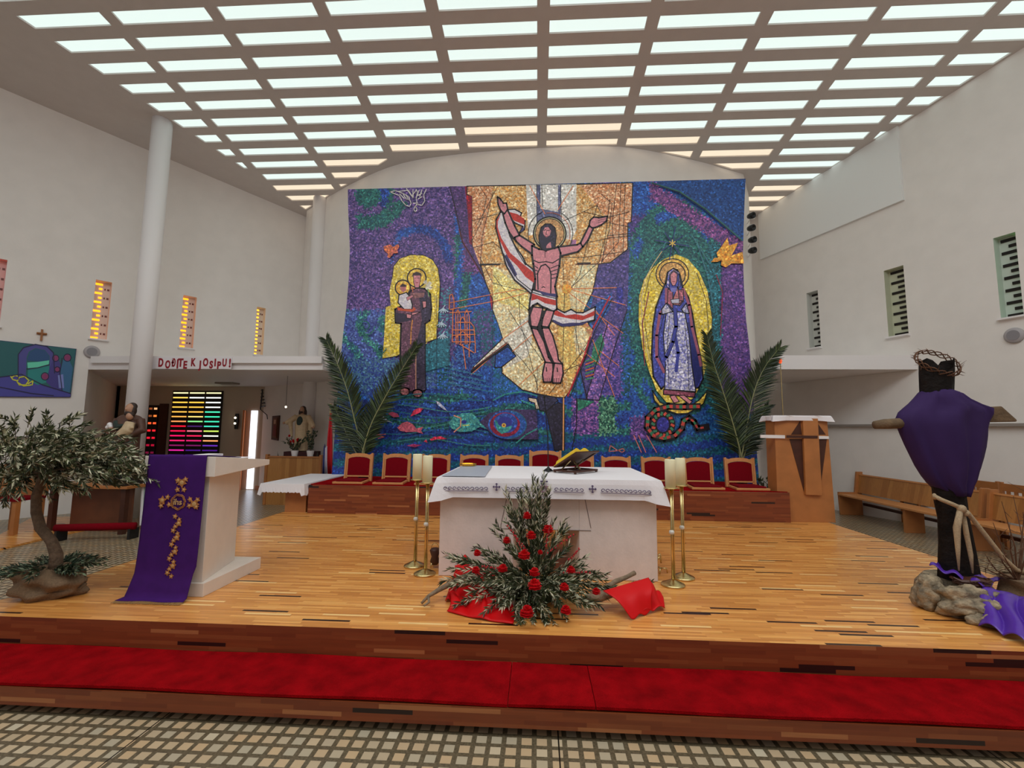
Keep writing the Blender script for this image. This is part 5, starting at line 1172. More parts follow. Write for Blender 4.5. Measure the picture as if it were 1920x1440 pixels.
# ================================================================== AMBO
t = thing('stone_ambo', 'white stone reading desk on a slab base at the left front of the platform', 'ambo', (-3.06, 4.15, 0))
m = MB(); m.box(-3.36, -2.77, 3.78, 4.57, 0, .11); obj('base_slab', m, M_STONE2, t, bevel=.004)
m = MB(); m.prism([(-3.33, 3.80), (-2.80, 3.80), (-2.97, 4.46), (-3.2, 4.46)], .1101, .99, 'z'); obj('pillar', m, M_STONE2, t, bevel=.003)
m = MB(); m.prism([(3.76, .985), (4.55, 1.03), (4.55, 1.08), (3.76, 1.155)], -3.36, -2.73, 'x'); obj('top_slab', m, M_STONE2, t, bevel=.003)
cl = thing('ambo_cloth', 'purple cloth with a golden floral cross hanging down the front of the reading desk', 'cloth', (-3.06, 3.7, 0))
prof = [(4.2, 1.123), (3.9, 1.152), (3.75, 1.166), (3.745, 1.10), (3.742, .9), (3.735, .7), (3.725, .45), (3.71, .2), (3.66, .03), (3.62, .012)]
def clf(u, v):
    k = v*(len(prof)-1); i = min(int(k), len(prof)-2); s = k-i; y = prof[i][0]+(prof[i+1][0]-prof[i][0])*s; z = prof[i][1]+(prof[i+1][1]-prof[i][1])*s
    xl = -3.315-(.0 if v < .7 else .07*((v-.7)/.3)**2); xr = -2.80-(.0 if z > .2 else .02)
    return (xl+(xr-xl)*u, y-.006*math.sin(u*11)*(1-max(0, z)/1.2), z)
obj('purple_panel', MB().grid(clf, 30, 36), M_PURPLE, cl, smooth=True, solid=.005)
m = MB()
for k in range(70): x = -3.38+.56*k/69; m.tube([(x, 3.625, .012), (x+random.uniform(-.006, .006), 3.585, .006)], .0025, 4)
obj('fringe', m, mat('gold_fringe', (150, 116, 70), .8), cl)
M_GE = mat('gold_embroidery', (170, 108, 54), .6, noise=.3, nscale=40); M_GE2 = mat('pale_gold_embroidery', (190, 150, 96), .6)
m = MB()
def cx_(x, y): p = aty(x, y, 3.733); return p[0], p[2]
fl = [(341, 905, 9), (334, 901, 6), (348, 899, 5), (333, 918, 5), (345, 918, 5), (305, 938, 8), (315, 932, 5), (303, 948, 5), (318, 946, 5), (365, 945, 9), (357, 936, 5), (371, 937, 5), (356, 948, 5), (369, 950, 5)]
for k in range(9): fl += [(330-k*.3+(k % 2)*8-k*1.0, 968+k*13, 6.5 if k % 2 else 5), (338-k*1.3-(k % 2)*6, 974+k*13, 4.5)]
for (x, y, s) in fl:
    a = cx_(x, y); r_ = s/205.; m = MB()
    yy = next((prof[i][0]+(prof[i+1][0]-prof[i][0])*(prof[i][1]-a[1])/(prof[i][1]-prof[i+1][1]) for i in range(2, len(prof)-1) if prof[i+1][1] <= a[1] <= prof[i][1]), 3.73)-.011
    m.prism([(a[0]+r_*(1.0 if j % 2 else .55)*math.cos(j*.6283+x), a[1]+r_*(1.0 if j % 2 else .55)*math.sin(j*.6283+x)) for j in range(10)], yy-.001, yy+.004, 'y', 0)
    m.ell((a[0], yy-.001, a[1]), (r_*.42, .004, r_*.42), 1, 8)
    obj('embroidered_flower', m, [M_GE, M_GE2], cl)
m = MB(); a = cx_(335, 941)
for r_ in (.062, .052): m.tube([(a[0]+r_*math.cos(k*.2618)+.004*math.cos(k*2), 3.728, a[1]+r_*math.sin(k*.2618)+.004*math.sin(k*2)) for k in range(25)], .0035, 5)
obj('ring_emblem', m, M_GE, cl)
def text_mesh(s, size, bold=0.0, ext=.002):
    c = bpy.data.curves.new('text', 'FONT'); c.body = s; c.size = size; c.extrude = ext; c.offset = bold; c.align_x = 'CENTER'; c.resolution_u = 3
    o = bpy.data.objects.new('text', c); COL.objects.link(o); bpy.context.view_layer.update()
    me = bpy.data.meshes.new_from_object(o.evaluated_get(bpy.context.evaluated_depsgraph_get())); bpy.data.objects.remove(o); bpy.data.curves.remove(c); return me
def letters(name, s, size, loc, rotz, mt, parent, bold=0.0, sx=1, italic=0):
    me = text_mesh(s, size, bold); me.materials.clear(); me.materials.append(mt)
    T = tr(*loc) @ rot('Z', rotz) @ rot('X', math.radians(90)) @ Matrix.Diagonal((sx, 1, 1, 1))
    me.transform(T); o = bpy.data.objects.new(name, me); COL.objects.link(o); o.parent = parent; o.location = -Vector(parent.location); return o
letters('monogram', 'ihs', .07, (a[0], 3.722, a[1]-.022), 0, M_GE2, cl, .001)
for (x0, x1, y0, y1, z, l) in ((-3.12, -2.98, 4.0, 4.2, 1.145, 'small white stack of paper on the reading desk'), (-2.95, -2.78, 4.1, 4.35, 1.125, 'loose white sheet at the right of the reading desk')):
    m = MB(); m.box(x0, x1, y0, y1, 0, .02 if 'stack' in l else .004, T=tr(0, 0, z-.01) ); tag(obj('paper', m, M_CLOTH), l, 'paper')

# ================================================================== LEFT BENCH, TABERNACLE
t = thing('low_side_table', 'low wooden table under a white scalloped cloth left of the podium', 'side table', (-4.2, 8.2, -.36))
obj('table_body', MB().box(-4.22, -3.86, 7.55, 9.0, -.0, .44), M_CABWOOD, t)
obj('table_top', MB().box(-4.55, -3.83, 7.42, 9.05, .441, .475), M_CABWOOD, t)
m = MB(); x0, x1, y0, y1, z = -4.57, -3.83, 7.40, 9.07, .481; Rr = ring_pts(x0, x1, y0, y1, 30); N = len(Rr)
def out2(p, d): return (p[0]+(d if p[0] == x1 else -d if p[0] == x0 else 0)*(1 if x0 > -99 else 0), p[1]+(d if p[1] == y1 else -d if p[1] == y0 else 0))
r1 = [(*out2(p, .012), z-.06) for p in Rr]; r2 = [(*out2(p, .03), z-.125-.018*abs(math.sin(k*math.pi/2.5))-(.05 if min(p[2], 1-p[2]) < .04 else 0)) for k, p in enumerate(Rr)]
m.add([(p[0], p[1], z) for p in Rr]+r1+r2, [list(range(N))]+[(i*N+k, i*N+(k+1) % N, (i+1)*N+(k+1) % N, (i+1)*N+k) for i in range(2) for k in range(N)])
tag(obj('table_cloth', m, M_CLOTH, solid=.003), 'white cloth with scalloped hem on the low side table', 'tablecloth')

t = thing('tabernacle_pedestal', 'tall oak pedestal cabinet with an inlaid dark diamond and cross', 'cabinet', (4.17, 7.85, 0))
TYf = 7.57
m = MB(); m.prism([(3.79, 0), (4.66, 0), (4.62, 1.66), (3.80, 1.66)], TYf, 7.86, 'y'); obj('cabinet_body', m, M_CABWOOD, t, bevel=.003)
def tq(*pts): return [(aty(x, y, TYf)[0], aty(x, y, TYf)[2]) for x, y in pts]
for q in (((1500, 789), (1483, 815), (1503, 815)), ((1530, 790), (1530, 815), (1548, 815)), ((1480, 823), (1507, 922), (1506, 823)), ((1532, 823), (1537, 922), (1550, 823))):
    m = MB(); m.prism(tq(*q), TYf-.006, TYf-.0005, 'y'); obj('dark_inlay', m, M_WALNUT, t)
m = MB(); m.prism(tq((1502, 784), (1530, 785), (1538, 928), (1508, 927)), TYf-.05, TYf-.0005, 'y'); obj('cross_upright', m, M_CABWOOD, t, bevel=.003)
m = MB(); m.prism(tq((1471, 816), (1529, 817), (1529, 822), (1471, 821)), TYf-.058, TYf-.0505, 'y'); obj('cross_bar', m, M_WALNUT, t)
m = MB(); m.prism(tq((1425, 815), (1470, 816), (1470, 822), (1425, 821)), TYf-.03, TYf-.001, 'y'); obj('white_band', m, M_TRIM, t)
m = MB(); m.prism(tq((1531, 817), (1552, 818), (1552, 823), (1531, 823)), TYf-.03, TYf-.001, 'y'); obj('white_band', m, M_TRIM, t)
tag(draped('pedestal_cloth', 3.77, 4.65, 7.53, 7.90, 1.668, .08, .03, M_CLOTH, None, cornerdrop=.02), 'white cloth over the top of the oak pedestal', 'tablecloth')
# sanctuary lamp on a slim pole, green plant behind
p = aty(1463, 677, 8.6); t = thing('sanctuary_lamp', 'tiny red glowing lamp on a thin pole behind the oak pedestal', 'lamp', (p[0], 8.6, FL))
obj('lamp_pole', MB().tube([(p[0], 8.6, FL), (p[0], 8.6, p[2]-.04)], .008, 8).lathe([(.12, 0), (.1, .02), (.01, .04)], (p[0], 8.6, FL), 20), M_BRASS, t)
obj('red_glass', MB().lathe([(.02, -.04), (.03, 0), (.022, .035)], (p[0], 8.6, p[2]), 12), emis('red_flame', (255, 80, 30), 2), t, smooth=True)
def leafy_plant(name, label, c, h, n, mt, r_=.15, pot=M_TRIM, ll=.09, lw=.04):
    t = thing(name, label, 'potted plant', tuple(c))
    m = MB()
    for k in range(n): a = random.uniform(0, 6.28); d = Vector((math.cos(a)*r_, math.sin(a)*r_, h)); branch(m, Vector(c)+Vector((0, 0, .12)), d, d.length, 9, ll, lw, .3, 1.0)
    obj('leaves', m, mt, t); obj('pot', MB().lathe([(.06, 0), (.085, .15), (.075, .15), (.06, .12), (0, .12)], c, 18), pot, t); return t
p = aty(1440, 905, 8.7); leafy_plant('green_plant', 'dark green leafy plant between the mosaic and the oak pedestal', (p[0], 8.7, .06), .38, 16, [M_IVY, M_LEAFD, M_LEAF, M_BARK], .16)
tag(obj('plant_stool', MB().lathe([(.12, FL), (.12, .06)], (p[0], 8.7, 0), 16), M_DARK), 'dark stool under the leafy plant beside the oak pedestal', 'stool')

# ================================================================== PEWS AND CHAIRS AT THE RIGHT
def make_pew(y0, y1, label, x=6.48):
    t = thing('pew', label, 'pew', (x+.3, (y0+y1)/2, FL), None)
    obj('seat', MB().box(x, x+.42, y0+.03, y1-.03, .055, .09), M_CHAIR, t, bevel=.004)
    T = tr(x+.40, 0, .06) @ rot('Y', math.radians(9))
    obj('backrest', MB().box(0, .028, y0+.04, y1-.04, .06, .43, T=T), M_PEW, t)
    obj('top_rail', MB().box(-.012, .045, y0+.04, y1-.04, .431, .46, T=T), M_CHAIR, t)
    for y in (y0, y1-.05):
        m = MB(); m.prism([(x+.04, FL), (x+.50, FL), (x+.50, .2), (x+.55, .56), (x+.42, .56), (x+.36, .12), (x+.02, .12)], y, y+.05, 'y'); obj('end_panel', m, M_CABWOOD, t, bevel=.004)
    ym = (y0+y1)/2-.35
    obj('support_panel', MB().box(x+.06, x+.38, ym, ym+.06, FL, .055), M_CABWOOD, t)
    obj('footrest', MB().box(x+.5, x+.56, y0+.06, y1-.06, -.15, -.10), M_WALNUT, t)
    return t
make_pew(7.60, 10.45, 'long oak pew against the right wall, nearest the oak pedestal'); make_pew(4.6, 7.52, 'oak pew at the right edge, behind the veiled cross')
def make_wchair(label):
    t = thing('wooden_chair', label, 'chair', (0, 0, 0), 'plain wooden chairs behind the right pews')
    obj('seat', MB().box(-.22, .22, -.22, .22, .43, .46), M_CABWOOD, t)
    for sx in (-1, 1):
        obj('back_post', MB().box(.18, .22, sx*.22-.02, sx*.22+.02, 0, .98), M_CABWOOD, t); obj('leg', MB().box(-.22, -.18, sx*.2-.02, sx*.2+.02, 0, .43), M_CABWOOD, t)
    obj('top_rail', MB().box(.185, .215, -.2, .2, .84, .96), M_CABWOOD, t)
    for y in (-.12, 0, .12): obj('back_slat', MB().box(.19, .21, y-.025, y+.025, .46, .84), M_CABWOOD, t)
    return t
w0 = None
for i, (px_, py_, X) in enumerate(((1722, 884, 7.45), (1822, 893, 7.42), (1878, 898, 7.4))):
    d = ray(px_, py_); Y = X/d[0]*d[1]; l = ['wooden chair seen left of the veiled cross, behind the pew', 'wooden chair just right of the purple veil, behind the pew', 'wooden chair behind the pew end at the right edge'][i]
    if w0 is None: w0 = make_wchair(l); c = w0
    else: c = copy_tree(w0); c['label'] = l
    c.location = (X, Y, FL); c.rotation_euler = (0, 0, 0); 

# ================================================================== VEILED CROSS
CY = 4.15
def cp(x, y, dy=0): return Vector(aty(x, y, CY+dy))
t = thing('charred_cross', 'tall charred wooden cross with a hollow top at the right of the platform', 'cross', tuple(cp(1800, 1095)*1.0))
def logring(pts, rxs, mb, n=16, notch=False, mi=0):
    rings = []
    for (x, y), rx in zip(pts, rxs):
        c = cp(x, y); rings.append([c+Vector((rx*math.cos(j/n*6.283)*(1+.06*math.sin(j*2.3+y)), rx*.8*math.sin(j/n*6.283), 0)) for j in range(n)])
    if notch:
        for j in range(n): rings[0][j].z += (-.13*max(0, math.cos((j-12)/n*6.283*2))+.03*math.sin(j*3.1)-.0)
    vs = [v for r_ in rings for v in r_]; k = len(rings)
    mb.add(vs, [(i*n+j, i*n+(j+1) % n, (i+1)*n+(j+1) % n, (i+1)*n+j) for i in range(k-1) for j in range(n)]+[[(k-1)*n+j for j in range(n)]], mi)
m = MB(); logring([(1756, 675), (1756, 700), (1756, 740), (1762, 800), (1772, 860), (1780, 930), (1787, 970), (1793, 1020), (1799, 1085), (1801, 1100)], [.128, .13, .118, .12, .12, .115, .112, .125, .145, .15], m, notch=True)
c = cp(1756, 712); m.lathe([(.0, 0), (.11, 0)], tuple(c), 16, sy=.8)
obj('charred_trunk', m, M_CHAR, t, smooth=True)
m = MB(); L_ = [cp(1640, 797), cp(1660, 795), cp(1760, 790), cp(1850, 779), cp(1893, 785)]
m.tube(L_[:3], [.035, .045, .05], 10); obj('left_arm', m, M_CROSSW, t, smooth=True)
m = MB(); q = [(1835, 764), (1868, 762), (1896, 787), (1896, 791), (1838, 792)]; m.prism([(cp(*a)[0], cp(*a)[2]) for a in q], CY-.05, CY+.05, 'y'); m.tube([cp(1760, 780), cp(1842, 778)], .045, 10); obj('right_arm', m, M_CROSSW, t, bevel=.008)
# veil
rowsV = [(733, 1732, 1784), (738, 1727, 1797), (748, 1718, 1812), (758, 1708, 1836), (765, 1699, 1859), (775, 1688, 1858), (788, 1683, 1850), (800, 1686, 1846), (815, 1692, 1845), (835, 1701, 1842), (855, 1711, 1837), (875, 1721, 1831), (895, 1734, 1822), (908, 1745, 1813), (920, 1762, 1806), (928, 1768, 1803)]
m = MB(); n = 40; vs = []
for i, (y, a, b) in enumerate(rowsV):
    pa, pb = cp(a, y), cp(b, y); cx = (pa+pb)/2; rx = (pb-pa).length/2; s = i/(len(rowsV)-1)
    ry = (.125 if i > 0 else .10)+.05*math.sin(s*3.14)
    for j in range(n):
        th = j/n*6.283; fold = .012*math.sin(th*7+s*2)*min(1, 3*s)+.008*math.sin(th*13-s*5)
        cc, ss = math.cos(th), math.sin(th); px_ = math.copysign(abs(cc)**.85, cc)
        vs.append((cx.x+rx*px_, CY+(ry+fold*2)*ss*(1-.25*abs(px_)), cx.z+.006*math.sin(th*3)))
m.add(vs, [(i*n+j, i*n+(j+1) % n, (i+1)*n+(j+1) % n, (i+1)*n+j) for i in range(len(rowsV)-1) for j in range(n)])
tag(obj('purple_veil', m, mat('dark_purple_veil', (54, 34, 80), .8, spec=.2, noise=.06, nscale=8), smooth=True, solid=.006), 'dark purple veil wrapped around the arms of the charred cross', 'cloth')
# crown of thorns
t = thing('crown_of_thorns', 'crown of twisted thorny twigs resting on the hollow top of the cross', 'crown', tuple(cp(1758, 690)))
C0 = cp(1758, 680); Tc = tr(*C0) @ rot('X', math.radians(46)) @ rot('Y', math.radians(3)); m = MB()
for ph in (0, 2.1, 4.2): m.tube([Tc @ Vector(((.158+.010*math.cos(k*1.1+ph))*math.cos(k*.157), (.158+.010*math.cos(k*1.1+ph))*math.sin(k*.157), .028*math.sin(k*.9+ph))) for k in range(41)], .0048, 6)
obj('twisted_twigs', m, M_THORN, t, smooth=True); m = MB()
for k in range(46): a = k*.1366*1.0; b = Tc @ Vector((.16*math.cos(a), .16*math.sin(a), random.uniform(-.02, .02))); d = Vector((math.cos(a)*random.uniform(.3, 1), math.sin(a), random.uniform(-.6, 1.2))).normalized(); m.tube([b, b+d*random.uniform(.03, .06)], [.0028, .0006], 5)
obj('thorns', m, M_THORN, t)
# rope
t = thing('hemp_rope', 'thick hemp rope knotted round the cross and running down to the right', 'rope', tuple(cp(1800, 960, -.2)))
m = MB(); R1 = [cp(1752, 930, -.12), cp(1765, 937, -.17), cp(1785, 945, -.17), cp(1803, 953, -.17), cp(1815, 962, -.15), cp(1845, 1000, -.14), cp(1880, 1045, -.13), cp(1905, 1068, -.12), cp(1935, 1078, -.1)]
m.tube(R1, .017, 8); m.tube([cp(1752, 928, -.12), cp(1752, 934, -.02), cp(1770, 935, .14)], .014, 8); obj('tied_strand', m, M_ROPE, t, smooth=True)
obj('knot', MB().ell(cp(1803, 954, -.18), .032, n=12).ell(cp(1812, 962, -.18), .026, n=10), M_ROPE, t, smooth=True)
m = MB(); m.tube([cp(1800, 958, -.18), cp(1794, 990, -.17), cp(1796, 1030, -.17), cp(1798, 1070, -.18)], [.020, .024, .016, .005], 8); m.tube([cp(1806, 962, -.16), cp(1812, 1000, -.15), cp(1820, 1040, -.15), cp(1824, 1075, -.16)], [.014, .018, .016, .005], 8); obj('hanging_tail', m, M_ROPE, t, smooth=True)
# rock
from mathutils import noise as NZ
def rock(name, label, c, r3, seed, rz=0, n=36):
    m = MB(); m.ell((0, 0, 0), 1, n=n); T = rot('Z', rz)
    out = []
    for v in m.v:
        v = Vector(v); d = 1+.35*NZ.noise(v*1.3+Vector((seed, 0, 0)))+.24*NZ.noise(v*2.7+Vector((0, seed, 0)))+.12*NZ.noise(v*6)+.05*NZ.noise(v*14)
        v = Vector((v.x*r3[0], v.y*r3[1], v.z*r3[2]))*d; v = T @ v; z = max(v.z+c[2], .001); out.append((v.x+c[0], v.y+c[1], z))
    m.v = out; return tag(obj(name, m, M_ROCK, smooth=True), label, 'rock')
rock('boulder', 'long mottled grey rock at the foot of the charred cross', (3.33, 3.86, .11), (.22, .16, .125), 3, math.radians(-30), 72)
rock('boulder', 'pale flat rock tip rising left of the cross base', (3.16, 4.0, .12), (.10, .08, .14), 8, math.radians(-20), 48)
rock('boulder', 'lower ledge of grey rock nearest the viewer below the cross', (3.37, 3.68, .04), (.17, .08, .06), 5, math.radians(-25), 48)
tag(obj('stone_footing', MB().lathe([(.28, 0), (.26, .12), (.2, .2)], (cp(1800, 1095).x, 4.2, 0), 24), M_ROCK), 'round rough base under the charred trunk, under the purple satin', 'stone base')
# purple satin
def satin(label, corners, hf, nu=50, nv=40): return sheet('purple_satin_cloth', label, M_SATINP, corners, hf, 'cloth', nu, nv, .006)
def q3(x, y, z, Y): p = aty(x, y, Y); return (p[0], Y, z if z is not None else p[2])
sheet('purple_satin_cloth', 'purple satin draped over the rock around the foot of the cross', M_SATINP, [tuple(aty(1738, 1072, 4.1)), tuple(aty(1838, 1112, 3.85)), tuple(aty(1872, 1100, 4.2)), tuple(aty(1765, 1068, 4.3))],
      lambda u, v: (0, -.03, .018*math.sin(u*16+v*5)+.012*math.sin(v*13)+.055), 'cloth')
sheet('purple_satin_cloth', 'purple satin flowing down onto the floor at the lower right corner', M_SATINP, [g0(1835, 1178), g0(1945, 1222), tuple(aty(1935, 1130, 3.75)), tuple(aty(1848, 1106, 3.86))],
      lambda u, v: (.02*math.sin(v*7), 0, .012+.045*abs(math.sin(u*7+v*1.5))*min(1, 5*(1-v)+.2)), 'cloth')
sheet('purple_satin_cloth', 'small fold of purple satin on the floor left of the rock', M_SATINP, [g0(1722, 1105), g0(1752, 1128), g0(1768, 1100), g0(1735, 1088)], lambda u, v: (0, 0, .01+.06*abs(math.sin(u*5+v*2))), 'cloth', 16, 14)
m = MB(); c = cp(1822, 1092, -.22)
for k in range(60): a = random.uniform(0, 6.28); b = random.uniform(0, 1); m.tube([c+Vector((.14*math.cos(a+s)*(.6+.4*b), .09*math.sin(a+s)*(.6+.4*b), -.02+.05*b+.01*math.sin(s*4))) for s in (0, .5, 1.0, 1.5)], .007, 5)
m.ell(c, (.13, .09, .035), n=14); tag(obj('twig_wreath', m, M_WALNUT), 'dark round wreath lying on the purple satin by the trunk', 'wreath')
t = thing('thorn_bush', 'dry bare thorny branches in a burlap wrapped pot at the right edge', 'potted plant', (3.98, 3.9, 0))
B0 = cp(1908, 1090, -.1); m = MB()
for (x, y) in ((1842, 1062), (1850, 1045), (1880, 1040), (1862, 980), (1878, 940), (1900, 930), (1918, 960), (1895, 1000), (1860, 1010), (1925, 920), (1910, 1030), (1870, 1070)):
    e = cp(x, y, random.uniform(-.25, .1)); mid = B0.lerp(e, .5)+rv(.05); m.tube([B0, mid, e], [.008, .005, .002], 5)
    for k in range(4): s = random.random(); q = mid.lerp(e, s); m.tube([q, q+rv(.09)], [.003, .001], 4)
obj('branches', m, M_THORN, t)
m = MB(); m.grid(lambda u, v: (B0.x+.08+(.20+.03*math.sin(v*9+u*9)-.05*v)*math.cos(u*6.283), B0.y+.0+(.18+.02*math.sin(v*9))*math.sin(u*6.283), .001+v*.24), 30, 10); m.add([(B0.x+.08+.15*math.cos(k*.209), B0.y+.16*math.sin(k*.209), .235) for k in range(30)], [list(range(30))]); obj('burlap_pot', m, M_BURLAP, t, smooth=True)

# ================================================================== STATUES
def fig(name, parent, parts, mt, vox=.012): 
    m = MB()
    for p in parts:
        if p[0] == 'e': m.ell(p[1], p[2], n=14)
        else: m.tube(p[1], p[2], 12)
    return obj(name, m, mt, parent, remesh=vox)
M_BROWN = mat('painted_brown_robe', (88, 58, 46), .6, noise=.15, nscale=20); M_CREAMR = mat('painted_cream_robe', (202, 176, 140), .6, noise=.1, nscale=20); M_SKIN = mat('painted_skin', (186, 140, 112), .55); M_HAIR = mat('painted_dark_hair', (52, 36, 28), .6); M_GREENR = mat('painted_green_sash', (34, 50, 44), .6)
JY = 7.45; jb = aty(237, 880, JY); jt = aty(241, 754, JY); S_ = (jt[2]-jb[2]); jx = aty(240, 820, JY)[0]; jz = jb[2]
t = thing('saint_statue', 'painted statue of a bearded man in brown holding a child, before the left column', 'statue', (jx, JY, jz))
def J(x, y, z): return Vector((jx+x*S_, JY+y*S_, jz+z*S_))
k = S_
fig('robe', t, [('t', [J(0, 0, .01), J(0, 0, .25), J(0, 0, .5), J(0, 0, .68), J(0, 0, .78)], [.17*k, .15*k, .15*k, .17*k, .10*k]), ('e', J(0, 0, .74), (.19*k, .11*k, .08*k)), ('t', [J(-.17, 0, .74), J(-.22, -.04, .6), J(-.1, -.13, .56)], [.06*k, .06*k, .04*k]), ('t', [J(.17, 0, .74), J(.24, -.03, .58), J(.1, -.14, .5)], [.06*k, .06*k, .045*k]), ('t', [J(-.12, -.08, .02), J(-.13, -.1, .5)], [.05*k, .05*k]), ('t', [J(.1, -.1, .02), J(.06, -.12, .45)], [.05*k, .04*k])], M_BROWN)
fig('head', t, [('e', J(0, -.01, .895), (.058*k, .065*k, .085*k)), ('t', [J(0, 0, .78), J(0, 0, .86)], [.045*k, .04*k]), ('e', J(0, -.075, .895), (.012*k, .018*k, .02*k)), ('e', J(-.13, -.15, .6), (.03*k, .03*k, .03*k)), ('e', J(-.22, -.02, .42), (.02*k, .03*k, .06*k))], M_SKIN, .008)
fig('hair_and_beard', t, [('e', J(0, .03, .935), (.064*k, .06*k, .062*k)), ('e', J(-.055, .01, .87), (.022*k, .04*k, .07*k)), ('e', J(.055, .01, .87), (.022*k, .04*k, .07*k)), ('e', J(0, -.05, .825), (.045*k, .03*k, .045*k))], M_HAIR, .008)
fig('green_scarf', t, [('t', [J(-.1, -.12, .7), J(-.02, -.15, .62), J(.05, -.13, .66)], [.04*k, .05*k, .03*k])], M_GREENR)
fig('child_robe', t, [('t', [J(.13, -.12, .7), J(.12, -.15, .58), J(.04, -.17, .5)], [.06*k, .08*k, .07*k]), ('t', [J(.15, -.13, .68), J(.21, -.17, .6)], [.035*k, .025*k])], M_CREAMR)
ch = fig('child_head', t, [('e', J(.12, -.13, .785), (.045*k, .05*k, .055*k))], M_SKIN, .008); fig('child_hair', ch, [('e', J(.12, -.115, .805), (.05*k, .05*k, .045*k))], M_HAIR, .008)
fig('white_blossoms', t, [('e', J(-.17, -.14, .66), .035*k), ('e', J(-.2, -.14, .62), .03*k), ('e', J(-.14, -.15, .63), .03*k)], M_TRIM)
# kneeler table with the statue
tx0, tx1 = aty(118, 905, 7.5)[0], aty(268, 905, 7.5)[0]; tz = aty(190, 908, 7.4)[2]
t = thing('prayer_table', 'wooden table with a panelled front behind the olive tree', 'table', ((tx0+tx1)/2, 7.7, FL))
obj('tabletop', MB().box(tx0, tx1, 7.2, 8.2, tz-.05, tz), M_CABWOOD, t, bevel=.006); obj('front_panel', MB().box(tx0+.25, tx1-.12, 7.45, 7.49, FL, tz-.05), mat('red_brown_panel', (104, 58, 34), .5, noise=.15, nscale=6), t)
for x in (tx0+.06, tx1-.14):
    for y in (7.25, 8.1): obj('leg', MB().box(x, x+.08, y, y+.08, FL, tz-.05), M_WALNUT, t)
tag(obj('statue_pedestal', MB().box(jx-.22, jx+.22, JY-.16, JY+.22, tz, jz-.001), M_DARK), 'dark plinth on the prayer table carrying the brown statue', 'plinth')
t = thing('kneeler', 'low kneeler with a long red padded bar in front of the prayer table', 'kneeler', ((tx0+tx1)/2, 6.9, FL))
a, b = aty(104, 990, 6.75), aty(254, 986, 7.0); m = MB(); m.tube([a, Vector(a).lerp(Vector(b), .5), b], .055, 14); obj('red_pad', m, M_VELVET, t, smooth=True)
for q in (a, b): obj('leg', MB().box(q[0]-.02+(.06 if q is a else -.06), q[0]+.02+(.06 if q is a else -.06), q[1]-.05, q[1]+.12, FL, q[2]-.04), M_BLACK, t)
# poinsettia in front of the statue
for (px_, py_, l) in ((226, 842, 'left red flower on the greenery below the brown statue'), (238, 851, 'right red flower on the greenery below the brown statue')):
    c = Vector(aty(px_, py_, 7.25)); m = MB(); 
    for j in range(9): a_ = j*.7; d = Vector((math.cos(a_), -.4, math.sin(a_)*.7)).normalized(); leaf(m, c, d, Vector((0, -1, .2)), .075, .04, 0)
    for j in range(8): a_ = j*.8; d = Vector((math.cos(a_), -.1, -.5+.5*math.sin(a_))).normalized(); leaf(m, c+Vector((0, .03, -.02)), d, Vector((0, -1, .2)), .12, .045, 1)
    m.tube([c, (c.x, 7.28, tz+.1)], .006, 6, 1); m.lathe([(.05, 0), (.07, .11)], (c.x, 7.28, tz), 12, 2); tag(obj('poinsettia', m, [mat('crimson_bract', (206, 40, 70), .6), M_IVY, M_DARK]), l, 'potted flower')
# white framed stand beside the table
t = thing('framed_stand', 'slim white framed glass stand between the prayer table and the reading desk', 'stand', (aty(270, 900, 7.6)[0], 7.6, FL))
for s in ((264, 985, 269, 884), (269, 884, 274, 874), (268, 980, 274, 962)):
    a, b = aty(s[0], s[1], 7.6), aty(s[2], s[3], 7.6); obj('frame_bar', MB().tube([a, b], .022, 8), M_TRIM, t)
a, b = aty(265, 984, 7.6), aty(271, 890, 7.6); obj('glass_panel', MB().prism([(a[0], a[2]), (a[0]+.06, a[2]), (b[0]+.06, b[2]), (b[0], b[2])], 7.6, 7.63, 'y'), mat('pale_glass', (176, 190, 186), .2), t)
# wooden floor area and bench far left
pp = [atz(x, y, -.33) for x, y in ((-90, 1050), (112, 1002), (200, 984), (160, 968), (60, 970))]
tag(obj('low_wooden_dais', MB().prism([(p[0], p[1]) for p in pp], FL+.001, -.33, 'z'), M_FLOORWOOD), 'low wooden floor area by the left wall behind the olive tree', 'platform')
t = thing('wooden_bench', 'light wooden bench with turned end posts at the far left edge', 'bench', (-8.6, 6.9, -.33))
a = aty(-30, 935, 6.9); b = aty(30, 935, 6.9)
obj('seat', MB().box(a[0]-.3, b[0], 6.9, 7.35, a[2]-.04, a[2]), M_VELVET, t)
obj('backrest', MB().box(a[0]-.3, b[0], 7.33, 7.38, a[2], a[2]+.5), M_CABWOOD, t)
for x in (b[0]-.08, a[0]): 
    for y in (6.92, 7.28): obj('leg', MB().box(x, x+.07, y, y+.07, -.329, a[2]-.04), M_CABWOOD, t)

